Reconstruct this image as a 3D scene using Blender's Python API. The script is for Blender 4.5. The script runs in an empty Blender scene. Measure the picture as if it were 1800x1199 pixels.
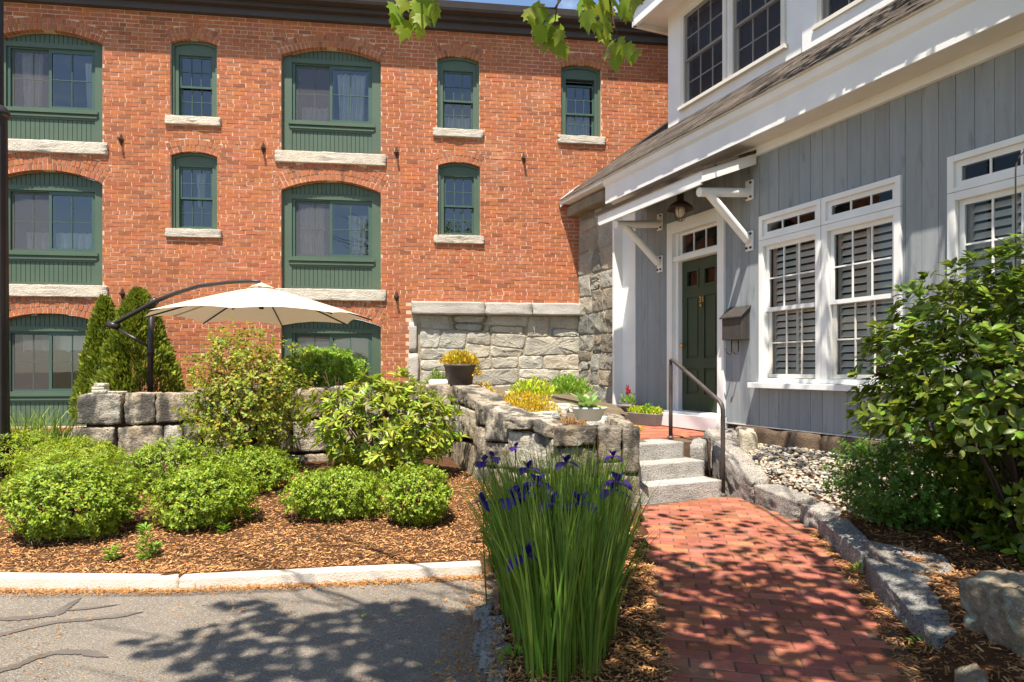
import bpy, math, random
import numpy as np
from mathutils import Vector, Matrix, Euler, noise as mnoise
R = math.radians
random.seed(7); rng = np.random.default_rng(11)
scene = bpy.context.scene
COL = scene.collection

# ---------------------------------------------------------------- camera, sky, sun, exposure
ZC = 1.2; F = 1150.0; CX = 900.0; HY = 650.0          # pixel frame of the 1800 x 1199 photograph
cam = bpy.data.objects.new('camera', bpy.data.cameras.new('camera'))
COL.objects.link(cam)
cam.location = (0, 0, ZC); cam.rotation_euler = (R(90), 0, 0)
cam.data.sensor_width = 36; cam.data.lens = 36 * F / 1800
cam.data.shift_y = (HY - 599.5) / 1800
cam.data.clip_end = 2000; cam.data.clip_start = .05
scene.camera = cam
LDIR = (.11, .42, -1.0); LIGHT = Vector(LDIR).normalized()
world = bpy.data.worlds.new('World'); scene.world = world; world.use_nodes = True
wn = world.node_tree.nodes; wl = world.node_tree.links
bg = wn['Background']; bg.inputs[1].default_value = .10
sky = wn.new('ShaderNodeTexSky'); sky.sky_type = 'NISHITA'; sky.sun_disc = False
sky.sun_elevation = math.asin(-LIGHT.z); sky.sun_rotation = R(180 + 14.7)
sky.altitude = 50; sky.air_density = 1.0; sky.dust_density = .3; sky.ozone_density = 2.0
# thin summer clouds
tc = wn.new('ShaderNodeTexCoord'); mp = wn.new('ShaderNodeMapping'); mp.inputs['Scale'].default_value = (1.6, 1.6, 4.0)
nz = wn.new('ShaderNodeTexNoise'); nz.inputs['Scale'].default_value = 2.2; nz.inputs['Detail'].default_value = 7; nz.inputs['Roughness'].default_value = .58
rp = wn.new('ShaderNodeValToRGB'); rp.color_ramp.elements[0].position = .56; rp.color_ramp.elements[1].position = .80
rp.color_ramp.elements[1].color = (.8, .8, .8, 1)
mx = wn.new('ShaderNodeMixRGB'); mx.inputs[2].default_value = (7.0, 7.1, 7.3, 1)
wl.new(tc.outputs['Generated'], mp.inputs[0]); wl.new(mp.outputs[0], nz.inputs['Vector'])
wl.new(nz.outputs[0], rp.inputs[0]); wl.new(rp.outputs[0], mx.inputs[0]); wl.new(sky.outputs[0], mx.inputs[1])
wl.new(mx.outputs[0], bg.inputs[0])
sun = bpy.data.objects.new('sun', bpy.data.lights.new('sun', 'SUN')); COL.objects.link(sun)
sun.data.energy = 5.0; sun.data.angle = R(.53); sun.data.color = (1, .93, .82)
sun.rotation_euler = LIGHT.to_track_quat('-Z', 'Y').to_euler(); sun.location = (0, -5, 12)
scene.view_settings.view_transform = 'Standard'; scene.view_settings.look = 'None'
scene.view_settings.exposure = 1.15; scene.view_settings.gamma = 1
scene.cycles.use_denoising = True
scene.cycles.max_bounces = 8; scene.cycles.transparent_max_bounces = 16

# ---------------------------------------------------------------- frames
A_ = R(7.45); Q0 = Vector((1.299, 11.95, 0)); UF = Vector((math.cos(A_), math.sin(A_), 0)); NF = Vector((-UF.y, UF.x, 0))   # inward
B_ = math.atan(470 / 1150); W0 = Vector((2.563, 8.85, 0)); DH = Vector((-math.sin(B_), math.cos(B_), 0)); NH = Vector((DH.y, -DH.x, 0))  # inward
def at(px, py, Y): return Vector(((px - CX) / F * Y, Y, ZC + (HY - py) / F * Y))
def onz(px, py, z):
    Y = (ZC - z) * F / (py - HY); return Vector(((px - CX) / F * Y, Y, z))
def hw(t, z, o=0): return W0 + DH * t - NH * o + Vector((0, 0, z))      # point at the house wall
def fw(s, z, o=0): return Q0 + UF * s - NF * o + Vector((0, 0, z))      # point at the brick facade

# ---------------------------------------------------------------- materials
def nodes_of(name):
    m = bpy.data.materials.new(name); m.use_nodes = True
    return m, m.node_tree.nodes, m.node_tree.links, m.node_tree.nodes['Principled BSDF']
def noise(n, l, vec, scale, detail=5, rough=.55):
    t = n.new('ShaderNodeTexNoise'); t.inputs['Scale'].default_value = scale; t.inputs['Detail'].default_value = detail
    t.inputs['Roughness'].default_value = rough; l.new(vec, t.inputs['Vector']); return t.outputs[0]
def ramp(n, l, fac, a, b, ca=(0, 0, 0, 1), cb=(1, 1, 1, 1)):
    r = n.new('ShaderNodeValToRGB'); e = r.color_ramp.elements
    e[0].position = a; e[1].position = b; e[0].color = ca; e[1].color = cb
    l.new(fac, r.inputs[0]); return r.outputs[0]
def mix(n, l, fac, a, b, mode='MIX'):
    x = n.new('ShaderNodeMixRGB'); x.blend_type = mode
    for i, v in enumerate((fac, a, b)):
        if isinstance(v, (int, float)): x.inputs[i].default_value = v
        elif isinstance(v, tuple): x.inputs[i].default_value = (*v[:3], 1)
        else: l.new(v, x.inputs[i])
    return x.outputs[0]
def mat(name, c1, c2=None, scale=6, rough=.8, bump=0, bscale=60, spec=.3, metal=0, layers=(), stretch=None, coat=0):
    """layers: (colour, noise scale, ramp lo, ramp hi, strength, stretch)"""
    m, n, l, p = nodes_of(name)
    g = n.new('ShaderNodeNewGeometry'); pos = g.outputs['Position']
    def vec(st):
        if not st: return pos
        q = n.new('ShaderNodeMapping'); q.inputs['Scale'].default_value = st; l.new(pos, q.inputs[0]); return q.outputs[0]
    if c2: col = mix(n, l, ramp(n, l, noise(n, l, vec(stretch), scale), .35, .65), c1, c2)
    else: col = mix(n, l, 0.0, c1, c1)
    for (lc, ls, lo, hi, st, sv) in layers:
        f = ramp(n, l, noise(n, l, vec(sv), ls, 6, .6), lo, hi, (0, 0, 0, 1), (st, st, st, 1))
        col = mix(n, l, f, col, lc)
    at_ = n.new('ShaderNodeAttribute'); at_.attribute_name = 'tint'
    col = mix(n, l, 1.0, col, at_.outputs['Color'], 'MULTIPLY')
    l.new(col, p.inputs['Base Color'])
    p.inputs['Roughness'].default_value = rough; p.inputs['Metallic'].default_value = metal
    p.inputs['Specular IOR Level'].default_value = spec; p.inputs['Coat Weight'].default_value = coat
    if bump:
        b = n.new('ShaderNodeBump'); b.inputs['Strength'].default_value = min(1, bump * 1.1); b.inputs['Distance'].default_value = .03
        l.new(noise(n, l, pos, bscale, 8, .65), b.inputs['Height']); l.new(b.outputs[0], p.inputs['Normal'])
    return m
def leafmat(name, c1, c2, trans=.35, rough=.5, spec=.35, tmix=.3):
    m, n, l, p = nodes_of(name)
    g = n.new('ShaderNodeNewGeometry')
    col = mix(n, l, ramp(n, l, noise(n, l, g.outputs['Position'], 9), .35, .65), c1, c2)
    at_ = n.new('ShaderNodeAttribute'); at_.attribute_name = 'tint'
    col = mix(n, l, 1.0, col, at_.outputs['Color'], 'MULTIPLY')
    l.new(col, p.inputs['Base Color']); p.inputs['Roughness'].default_value = rough; p.inputs['Specular IOR Level'].default_value = spec
    t = n.new('ShaderNodeBsdfTranslucent'); l.new(mix(n, l, tmix, col, (.40, .50, .04)), t.inputs[0])
    s = n.new('ShaderNodeMixShader'); s.inputs[0].default_value = trans
    l.new(p.outputs[0], s.inputs[1]); l.new(t.outputs[0], s.inputs[2]); l.new(s.outputs[0], n['Material Output'].inputs[0])
    return m
def glassmat(name, ior=1.75, tint=(.92, .95, .95)):
    m, n, l, p = nodes_of(name); n.remove(p)
    fr = n.new('ShaderNodeFresnel'); fr.inputs[0].default_value = ior
    tr = n.new('ShaderNodeBsdfTransparent'); tr.inputs[0].default_value = (*tint, 1)
    gl = n.new('ShaderNodeBsdfGlossy'); gl.inputs['Roughness'].default_value = .01
    s = n.new('ShaderNodeMixShader'); l.new(fr.outputs[0], s.inputs[0]); l.new(tr.outputs[0], s.inputs[1]); l.new(gl.outputs[0], s.inputs[2])
    g = n.new('ShaderNodeNewGeometry'); b = n.new('ShaderNodeBump'); b.inputs['Strength'].default_value = .02; b.inputs['Distance'].default_value = .02
    l.new(noise(n, l, g.outputs['Position'], 2.5, 1), b.inputs['Height']); l.new(b.outputs[0], gl.inputs['Normal']); l.new(b.outputs[0], fr.inputs['Normal'])
    l.new(s.outputs[0], n['Material Output'].inputs[0]); return m
def screenmat(name, col, opacity):
    m, n, l, p = nodes_of(name)
    p.inputs['Base Color'].default_value = (*col, 1); p.inputs['Roughness'].default_value = .9
    tr = n.new('ShaderNodeBsdfTransparent'); s = n.new('ShaderNodeMixShader'); s.inputs[0].default_value = opacity
    l.new(tr.outputs[0], s.inputs[1]); l.new(p.outputs[0], s.inputs[2]); l.new(s.outputs[0], n['Material Output'].inputs[0]); return m

BRICK = mat('old_brick', (.46, .160, .073), (.385, .128, .060), 14, .92, .5, 90, .12,
            layers=[((.60, .44, .34), 1.1, .58, .82, .25, None), ((.20, .085, .06), 1.1, .52, .78, .40, (1.6, 1.6, .35)), ((.25, .10, .07), 45, .60, .72, .35, None)])
MORTAR = mat('lime_mortar', (.68, .47, .33), (.58, .39, .27), 5, .95, .4, 120, .1)
MORTAR2 = mat('sandy_mortar', (.42, .35, .25), (.32, .27, .19), 6, .95, .8, 60, .1)
GREEN = mat('green_paint', (.062, .098, .064), (.072, .110, .072), 2, .5, .08, 30, .35)
GREEN2 = mat('green_sash_paint', (.044, .086, .066), (.052, .096, .074), 2, .45, .05, 30, .35)
GRANITE = mat('grey_granite', (.50, .46, .40), (.40, .37, .33), 3, .9, .7, 55, .2,
              layers=[((.14, .13, .12), 90, .58, .68, .55, None), ((.62, .56, .47), 40, .55, .7, .5, None)])
SILLST = mat('sill_granite', (.60, .53, .43), (.48, .42, .34), 6, .9, .8, 45, .2, layers=[((.22, .19, .16), 26, .6, .72, .5, None)])
FIELD = mat('field_stone', (.50, .45, .35), (.36, .33, .27), 3.2, .95, 1.0, 34, .12,
            layers=[((.12, .11, .10), 48, .55, .66, .6, None), ((.58, .42, .22), 3, .58, .75, .5, None), ((.66, .62, .52), 24, .58, .68, .5, None)])
WALLST = mat('lichen_granite', (.52, .44, .335), (.35, .295, .22), 4, .92, .9, 40, .15,
             layers=[((.60, .57, .50), 9, .57, .66, .6, None), ((.66, .63, .57), 42, .58, .66, .45, None), ((.07, .065, .06), 60, .55, .64, .6, None), ((.36, .26, .14), 2.4, .50, .68, .65, None), ((.06, .055, .048), 4.6, .47, .60, .9, (1, 1, .40)), ((.10, .09, .08), 11, .54, .64, .7, None)])
EDGEST = mat('edging_granite', (.42, .385, .34), (.29, .265, .235), 4, .93, 1.0, 55, .15,
             layers=[((.04, .04, .04), 75, .52, .60, .75, None), ((.58, .55, .51), 60, .57, .64, .65, None), ((.06, .055, .05), 3.5, .55, .7, .6, None), ((.22, .13, .06), 3, .58, .72, .45, None)])
BOULDER = mat('mossy_boulder', (.36, .28, .185), (.19, .15, .10), 9, .97, 1.0, 40, .1,
              layers=[((.36, .40, .31), 7, .57, .64, .85, None), ((.48, .44, .36), 55, .58, .66, .6, None), ((.33, .20, .07), 5, .60, .72, .5, None), ((.05, .045, .035), 40, .58, .7, .5, None)])
BROWNST = mat('brown_foundation_granite', (.20, .135, .085), (.13, .095, .07), 5, .92, .8, 50, .15, layers=[((.05, .045, .04), 40, .58, .7, .5, None)])
CURB = mat('curb_granite', (.62, .56, .48), (.55, .48, .38), 7, .9, .4, 90, .2, layers=[((.30, .26, .2), 70, .62, .72, .4, None), ((.55, .38, .2), 6, .6, .75, .4, None)])
STEPST = mat('step_granite', (.50, .475, .44), (.38, .36, .33), 5, .93, 1.0, 60, .15, layers=[((.09, .085, .08), 70, .53, .62, .7, None), ((.40, .34, .26), 4, .6, .75, .3, None)])
TOPST = mat('cap_stone', (.58, .54, .46), (.44, .40, .34), 8, .92, .8, 40, .15, layers=[((.08, .07, .06), 9, .55, .68, .75, None), ((.55, .42, .26), 5, .55, .7, .6, None), ((.12, .11, .10), 55, .56, .65, .5, None)])
SIDING = mat('weathered_blue_grey_paint', (.275, .30, .31), (.24, .262, .275), 3, .75, .12, 80, .25, stretch=(6, 6, .6),
             layers=[((.09, .095, .10), 7, .58, .74, .55, (1.5, 1.5, .35)), ((.40, .41, .40), 5, .64, .8, .45, (2, 2, .3))])
WHITE = mat('white_paint', (.80, .79, .76), (.74, .73, .70), 3, .5, .05, 40, .35, layers=[((.55, .50, .42), 6, .66, .85, .25, (1, 1, .4))])
CREAM = mat('aged_white_paint', (.70, .66, .58), (.64, .60, .52), 3, .55, .05, 40, .3)
SHINGLE = mat('grey_brown_shingle', (.115, .095, .08), (.065, .056, .05), 22, .95, .6, 120, .1)
DARKWOOD = mat('dark_stained_wood', (.07, .045, .03), (.045, .03, .02), 12, .7, .3, 40, .2, stretch=(1, 1, 6))
GUTTER = mat('dark_bronze_metal', (.060, .046, .040), (.050, .038, .034), 3, .5, 0, 10, .4)
IRON = mat('rusty_black_iron', (.035, .028, .024), (.075, .04, .025), 20, .6, .3, 90, .4)
BRONZE = mat('bronze_rail_paint', (.055, .045, .038), (.07, .055, .045), 15, .45, .1, 90, .4)
POST = mat('black_post_paint', (.020, .016, .015), (.028, .022, .020), 4, .4, .05, 60, .4)
MAILM = mat('tarnished_metal', (.065, .057, .05), (.048, .042, .037), 14, .55, .15, 60, .4, metal=.15)
DOORM = mat('dark_green_door_paint', (.030, .050, .026), (.037, .058, .031), 3, .45, .06, 50, .35)
GOLD = mat('brass', (.70, .46, .16), None, 4, .35, 0, 10, .5, metal=.8)
ASPHALT = mat('old_asphalt', (.355, .300, .238), (.285, .243, .196), 3, .95, 1.0, 120, .12,
              layers=[((.62, .55, .46), 95, .54, .62, .7, None), ((.06, .054, .048), 120, .57, .64, .75, None), ((.30, .20, .10), 5, .58, .78, .4, None), ((.12, .11, .10), 1.3, .5, .7, .4, None)])
TAR = mat('tar_crack_filler', (.095, .080, .066), (.13, .11, .09), 6, .7, .3, 120, .3)
PATHB = mat('paver_brick', (.44, .150, .085), (.34, .118, .075), 9, .92, .6, 90, .12, layers=[((.30, .20, .14), 5, .50, .72, .6, None), ((.10, .06, .045), 26, .62, .74, .4, None)])
JOINT = mat('path_sand', (.17, .105, .07), (.11, .075, .05), 12, .95, .5, 90, .1, layers=[((.07, .10, .03), 4, .58, .7, .5, None)])
SOIL = mat('mulch_soil', (.115, .055, .026), (.075, .037, .018), 14, .95, .8, 70, .1)
CHIP = mat('wood_chip', (.42, .215, .085), (.30, .14, .052), 30, .9, .2, 80, .15)
LITTER = mat('fallen_catkin_litter', (.42, .19, .05), (.30, .13, .035), 30, .9, .2, 80, .1)
PATIO = mat('patio_earth', (.17, .13, .085), (.12, .095, .06), 5, .95, .5, 40, .1)
GROUND = mat('dry_ground', (.16, .13, .08), (.11, .10, .05), .8, .95, .4, 10, .1)
PEBBLE = mat('river_pebble', (.42, .355, .27), (.33, .285, .225), 12, .7, .15, 60, .3)
CANVAS = leafmat('cream_canvas', (.76, .61, .43), (.74, .59, .41), 0.13, .9, .1, 0)
CLAY = mat('brown_plastic_pot', (.075, .052, .040), (.095, .068, .05), 6, .6, .2, 30, .3)
GREYPOT = mat('grey_planter', (.19, .16, .14), (.15, .13, .115), 6, .6, .1, 40, .3)
PALEPOT = mat('pale_ceramic_bowl', (.52, .50, .42), (.46, .44, .38), 6, .5, .08, 40, .35)
BARK = mat('bark', (.10, .07, .05), (.06, .042, .03), 12, .95, .7, 40, .1, stretch=(1, 1, .2))
TWIG = mat('reddish_twig', (.12, .065, .04), (.08, .045, .03), 20, .9, .2, 40, .1)
CURTAIN = mat('white_curtain', (.78, .77, .72), (.70, .69, .64), 3, .9, .05, 60, .1)
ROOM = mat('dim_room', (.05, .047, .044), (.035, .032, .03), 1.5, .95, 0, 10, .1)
LOUVER = mat('shutter_slat_paint', (.68, .62, .54), None, 3, .6, 0, 10, .3)
GLASS = glassmat('window_glass', 2.15); GLASSB = glassmat('house_window_glass', 1.42)
SCREEN = screenmat('insect_screen', (.15, .13, .125), .30); SCREEN2 = screenmat('dormer_screen', (.055, .05, .058), .45)
BULB = mat('lamp_glass', (.55, .46, .34), None, 3, .1, 0, 10, .6)
SPIREA = leafmat('spirea_leaf', (.25, .36, .024), (.33, .43, .032), .32); SPIREAD = leafmat('shade_toned_spirea_leaf', (.085, .19, .022), (.12, .24, .03))  # second spirea leaf is a darker copy with shade put into its colour
YEWM = leafmat('yew_leaf', (.36, .42, .022), (.22, .32, .02), .3); THUJA = leafmat('arborvitae_leaf', (.24, .27, .018), (.14, .19, .016), .3, .6)
ROSEM = leafmat('rose_leaf', (.29, .34, .034), (.38, .36, .045), .4); AZAL = leafmat('azalea_leaf', (.29, .39, .03), (.38, .43, .045), .3, .4, .4)
RHODO = leafmat('rhododendron_leaf', (.145, .215, .018), (.205, .28, .026), .3, .40, .42); BOX = leafmat('box_leaf', (.20, .38, .035), (.28, .44, .045), .4)
IRISM = leafmat('iris_blade', (.11, .19, .022), (.16, .25, .03), .35, .45, .35); IRISF = leafmat('iris_petal', (.034, .009, .125), (.055, .014, .19), .10, .6, .2, 0)
MAPLE = leafmat('maple_leaf', (.15, .22, .015), (.21, .28, .022), .5, .45, .35); SEDUM = leafmat('sedum_leaf', (.60, .33, .02), (.55, .46, .03), .2)
SEDUMY = leafmat('lime_sedum_leaf', (.50, .55, .03), (.42, .52, .03), .2); HOSTA = leafmat('pale_green_leaf', (.24, .38, .12), (.30, .42, .14), .25)
RUSTLEAF = leafmat('rusty_sedum_leaf', (.38, .17, .03), (.30, .12, .03), .2); REDFL = leafmat('red_flower', (.55, .02, .02), (.45, .02, .03), .2, .5, .3, 0); GRASSM = leafmat('grass_blade', (.19, .29, .04), (.26, .36, .06))
BRONZELEAF = leafmat('bronze_leaf', (.30, .16, .05), (.24, .20, .05), .25)

# ---------------------------------------------------------------- mesh helpers
def set_tint(me, t, per=None):
    a = me.attributes.new('tint', 'FLOAT_COLOR', 'FACE'); n = len(me.polygons)
    arr = np.ones((n, 4), dtype=np.float32)
    if per is not None and len(per) == n: arr[:, :3] = np.asarray(per, dtype=np.float32).reshape(n, -1)
    elif t is not None: arr[:, :3] = t
    a.data.foreach_set('color', arr.ravel())
def link(name, me, parent=None, kind=None):
    o = bpy.data.objects.new(name, me); COL.objects.link(o)
    if parent is not None: o.parent = parent
    if kind: o['kind'] = kind
    return o
def tag(o, label, cat, group=None):
    o['label'] = label; o['category'] = cat
    if group: o['group'] = group
    return o
def empty(name, loc=(0, 0, 0), rz=0, label=None, cat=None, group=None):
    o = bpy.data.objects.new(name, None); COL.objects.link(o); o.location = loc; o.rotation_euler = (0, 0, rz); o.empty_display_size = .1
    if label: tag(o, label, cat, group)
    return o
class MB:
    def __init__(s): s.v = []; s.f = []; s.t = []
    def face(s, pts, tint=(1, 1, 1)):
        i = len(s.v); s.v += [tuple(p) for p in pts]; s.f.append(tuple(range(i, i + len(pts)))); s.t.append(tint)
    def box(s, x0, x1, y0, y1, z0, z1, tint=(1, 1, 1), skip=()):
        if x0 > x1: x0, x1 = x1, x0
        if y0 > y1: y0, y1 = y1, y0
        if z0 > z1: z0, z1 = z1, z0
        i = len(s.v)
        s.v += [(x0, y0, z0), (x1, y0, z0), (x1, y1, z0), (x0, y1, z0), (x0, y0, z1), (x1, y0, z1), (x1, y1, z1), (x0, y1, z1)]
        for k, q in (('b', (0, 3, 2, 1)), ('t', (4, 5, 6, 7)), ('f', (0, 1, 5, 4)), ('r', (1, 2, 6, 5)), ('k', (2, 3, 7, 6)), ('l', (3, 0, 4, 7))):
            if k not in skip: s.f.append(tuple(i + a for a in q)); s.t.append(tint)
        return s
    def hexa(s, p, tint=(1, 1, 1)):
        i = len(s.v); s.v += [tuple(q) for q in p]
        for q in ((0, 3, 2, 1), (4, 5, 6, 7), (0, 1, 5, 4), (1, 2, 6, 5), (2, 3, 7, 6), (3, 0, 4, 7)): s.f.append(tuple(i + a for a in q)); s.t.append(tint)
        return s
    def prism(s, poly, y0, y1, tint=(1, 1, 1)):
        """poly in (x, z), extruded along y"""
        n = len(poly); i = len(s.v)
        s.v += [(x, y0, z) for x, z in poly] + [(x, y1, z) for x, z in poly]
        s.f.append(tuple(i + k for k in range(n))); s.t.append(tint); s.f.append(tuple(i + n + k for k in reversed(range(n)))); s.t.append(tint)
        for k in range(n):
            j = (k + 1) % n; s.f.append((i + k, i + n + k, i + n + j, i + j)); s.t.append(tint)
        return s
    def slab(s, poly, z0, z1, tint=(1, 1, 1)):
        """poly in (x, y), extruded along z"""
        n = len(poly); i = len(s.v)
        s.v += [(x, y, z0) for x, y in poly] + [(x, y, z1) for x, y in poly]
        s.f.append(tuple(i + k for k in reversed(range(n)))); s.t.append(tint); s.f.append(tuple(i + n + k for k in range(n))); s.t.append(tint)
        for k in range(n):
            j = (k + 1) % n; s.f.append((i + k, i + j, i + n + j, i + n + k)); s.t.append(tint)
        return s
    def tube(s, path, rad, n=10, tint=(1, 1, 1), cap=True):
        path = [Vector(p) for p in path]; m = len(path); i = len(s.v)
        rr = rad if isinstance(rad, (list, tuple)) else [rad] * m
        for k, p in enumerate(path):
            d = (path[min(k + 1, m - 1)] - path[max(k - 1, 0)]).normalized()
            u = d.cross(Vector((0, 0, 1))) if abs(d.z) < .95 else d.cross(Vector((1, 0, 0)))
            u.normalize(); w = d.cross(u)
            for j in range(n):
                a = 2 * math.pi * j / n; s.v.append(tuple(p + (u * math.cos(a) + w * math.sin(a)) * rr[k]))
        for k in range(m - 1):
            for j in range(n):
                b = (j + 1) % n; s.f.append((i + k * n + j, i + k * n + b, i + k * n + n + b, i + k * n + n + j)); s.t.append(tint)
        if cap:
            s.f.append(tuple(i + j for j in reversed(range(n)))); s.t.append(tint); s.f.append(tuple(i + (m - 1) * n + j for j in range(n))); s.t.append(tint)
        return s
    def lathe(s, prof, c=(0, 0, 0), n=24, tint=(1, 1, 1), sx=1, sy=1):
        i = len(s.v); m = len(prof)
        for r, z in prof:
            for j in range(n):
                a = 2 * math.pi * j / n; s.v.append((c[0] + r * sx * math.cos(a), c[1] + r * sy * math.sin(a), c[2] + z))
        for k in range(m - 1):
            for j in range(n):
                b = (j + 1) % n; s.f.append((i + k * n + j, i + k * n + b, i + k * n + n + b, i + k * n + n + j)); s.t.append(tint)
        return s
    def build(s, name, m, parent=None, smooth=False, kind=None, bevel=0):
        me = bpy.data.meshes.new(name); me.from_pydata(s.v, [], s.f); me.materials.append(m); set_tint(me, None, s.t)
        if smooth: me.polygons.foreach_set('use_smooth', [True] * len(me.polygons))
        o = link(name, me, parent, kind)
        if bevel:
            b = o.modifiers.new('bevel', 'BEVEL'); b.width = bevel; b.segments = 2; b.limit_method = 'ANGLE'
        return o
def np_mesh(name, V, Fc, m, tint=None, smooth=False):
    """V (n,3), Fc (m,3) triangles, tint (m,3)"""
    me = bpy.data.meshes.new(name); V = np.asarray(V, dtype=np.float32); Fc = np.asarray(Fc, dtype=np.int32); k = Fc.shape[1]
    me.vertices.add(len(V)); me.vertices.foreach_set('co', V.ravel())
    me.loops.add(Fc.size); me.loops.foreach_set('vertex_index', Fc.ravel())
    me.polygons.add(len(Fc)); me.polygons.foreach_set('loop_start', np.arange(0, Fc.size, k, dtype=np.int32)); me.polygons.foreach_set('loop_total', np.full(len(Fc), k, dtype=np.int32))
    if smooth: me.polygons.foreach_set('use_smooth', np.ones(len(Fc), dtype=bool))
    me.update(calc_edges=True); me.materials.append(m); set_tint(me, None, tint if tint is not None else None)
    return me
# leaf templates: (verts, tris); y along the leaf, z its normal
def T_small(w=.5):
    return np.array([(0, 0, 0), (-w / 2, .5, .08), (0, 1, -.04), (w / 2, .5, .08)]), np.array([(0, 2, 1), (0, 3, 2)])
def T_big(w=.4, droop=.18):
    ys = (0, .22, .5, .8, 1); hwid = (.02, .36, .5, .34, .02); V = []; Fc = []
    for y, h in zip(ys, hwid):
        zc = -droop * y * y; V += [(-h * w, y, zc + .10 * h), (0, y, zc), (h * w, y, zc + .10 * h)]
    for k in range(4):
        a = 3 * k
        for c in (0, 1): Fc += [(a + c, a + c + 1, a + c + 4), (a + c, a + c + 4, a + c + 3)]
    return np.array(V), np.array(Fc)
def T_maple():
    pts = [(0, 0), (.14, .02), (.32, .0), (.30, .16), (.50, .30), (.36, .40), (.44, .64), (.24, .58), (.16, .72), (0, 1.06)]
    out = pts + [(-x, y) for x, y in reversed(pts[1:-1])]
    V = [(0, .36, -.02)] + [(x, y, -.35 * (abs(x) ** 1.6) - .10 * y * y) for x, y in out]; n = len(out)
    return np.array(V), np.array([(0, 1 + k, 1 + (k + 1) % n) for k in range(n)])
def rots(D, N):
    """rotation matrices from leaf direction D (y) and rough normal N (z): arrays (n,3)"""
    y = D / np.linalg.norm(D, axis=1, keepdims=True)
    x = np.cross(y, N); x /= np.maximum(np.linalg.norm(x, axis=1, keepdims=True), 1e-6); z = np.cross(x, y)
    return np.stack([x, y, z], axis=2)
def scatter(P, Rm, S, T):
    V, Fc = T; n = len(P)
    W = np.einsum('nij,kj->nki', Rm, V) * S[:, None, None] + P[:, None, :]
    return W.reshape(-1, 3), (Fc[None] + (np.arange(n) * len(V))[:, None, None]).reshape(-1, 3)
def leaf_part(parent, name, m, P, Rm, S, T, tints, nind=0, ind_name='leaf', smooth=False):
    """the nind leaves nearest the camera as objects of their own, the rest as one part"""
    n = len(P)
    if nind:
        order = np.argsort(np.linalg.norm(P - np.array([0, 0, ZC]), axis=1)); near = order[:nind]; rest = order[nind:]
        meshes = []
        for k in range(10):
            tt = tints[rng.integers(0, n)]
            meshes.append(np_mesh(ind_name, T[0], T[1], m, np.tile(tt, (len(T[1]), 1)), smooth))
        for i in near:
            o = link(ind_name, meshes[int(i) % 10], parent)
            M4 = Matrix.Identity(4)
            for a in range(3):
                for b in range(3): M4[a][b] = float(Rm[i][a][b] * S[i])
                M4[a][3] = float(P[i][a])
            o.matrix_local = M4
    else: rest = np.arange(n)
    if len(rest):
        V, Fc = scatter(P[rest], Rm[rest], S[rest], T)
        link(name, np_mesh(name, V, Fc, m, np.repeat(tints[rest], len(T[1]), axis=0), smooth), parent, 'stuff')
def rand_unit(n):
    v = rng.normal(size=(n, 3)); return v / np.linalg.norm(v, axis=1, keepdims=True)
def tintvar(n, lo=.6, hi=1.25, hue=.12):
    b = rng.uniform(lo, hi, (n, 1)); return np.clip(b * (1 + rng.normal(0, hue, (n, 3)) * np.array([1, .5, .6])), .05, 2)
def lumpy(d, seed, amp):
    """uneven crown radius for directions d"""
    return np.array([1 + amp * mnoise.noise(Vector(q) * 2.1 + Vector((seed, seed * 1.7, 0))) + amp * .6 * mnoise.noise(Vector(q) * 4.7 + Vector((0, seed, 3))) for q in d])
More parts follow.
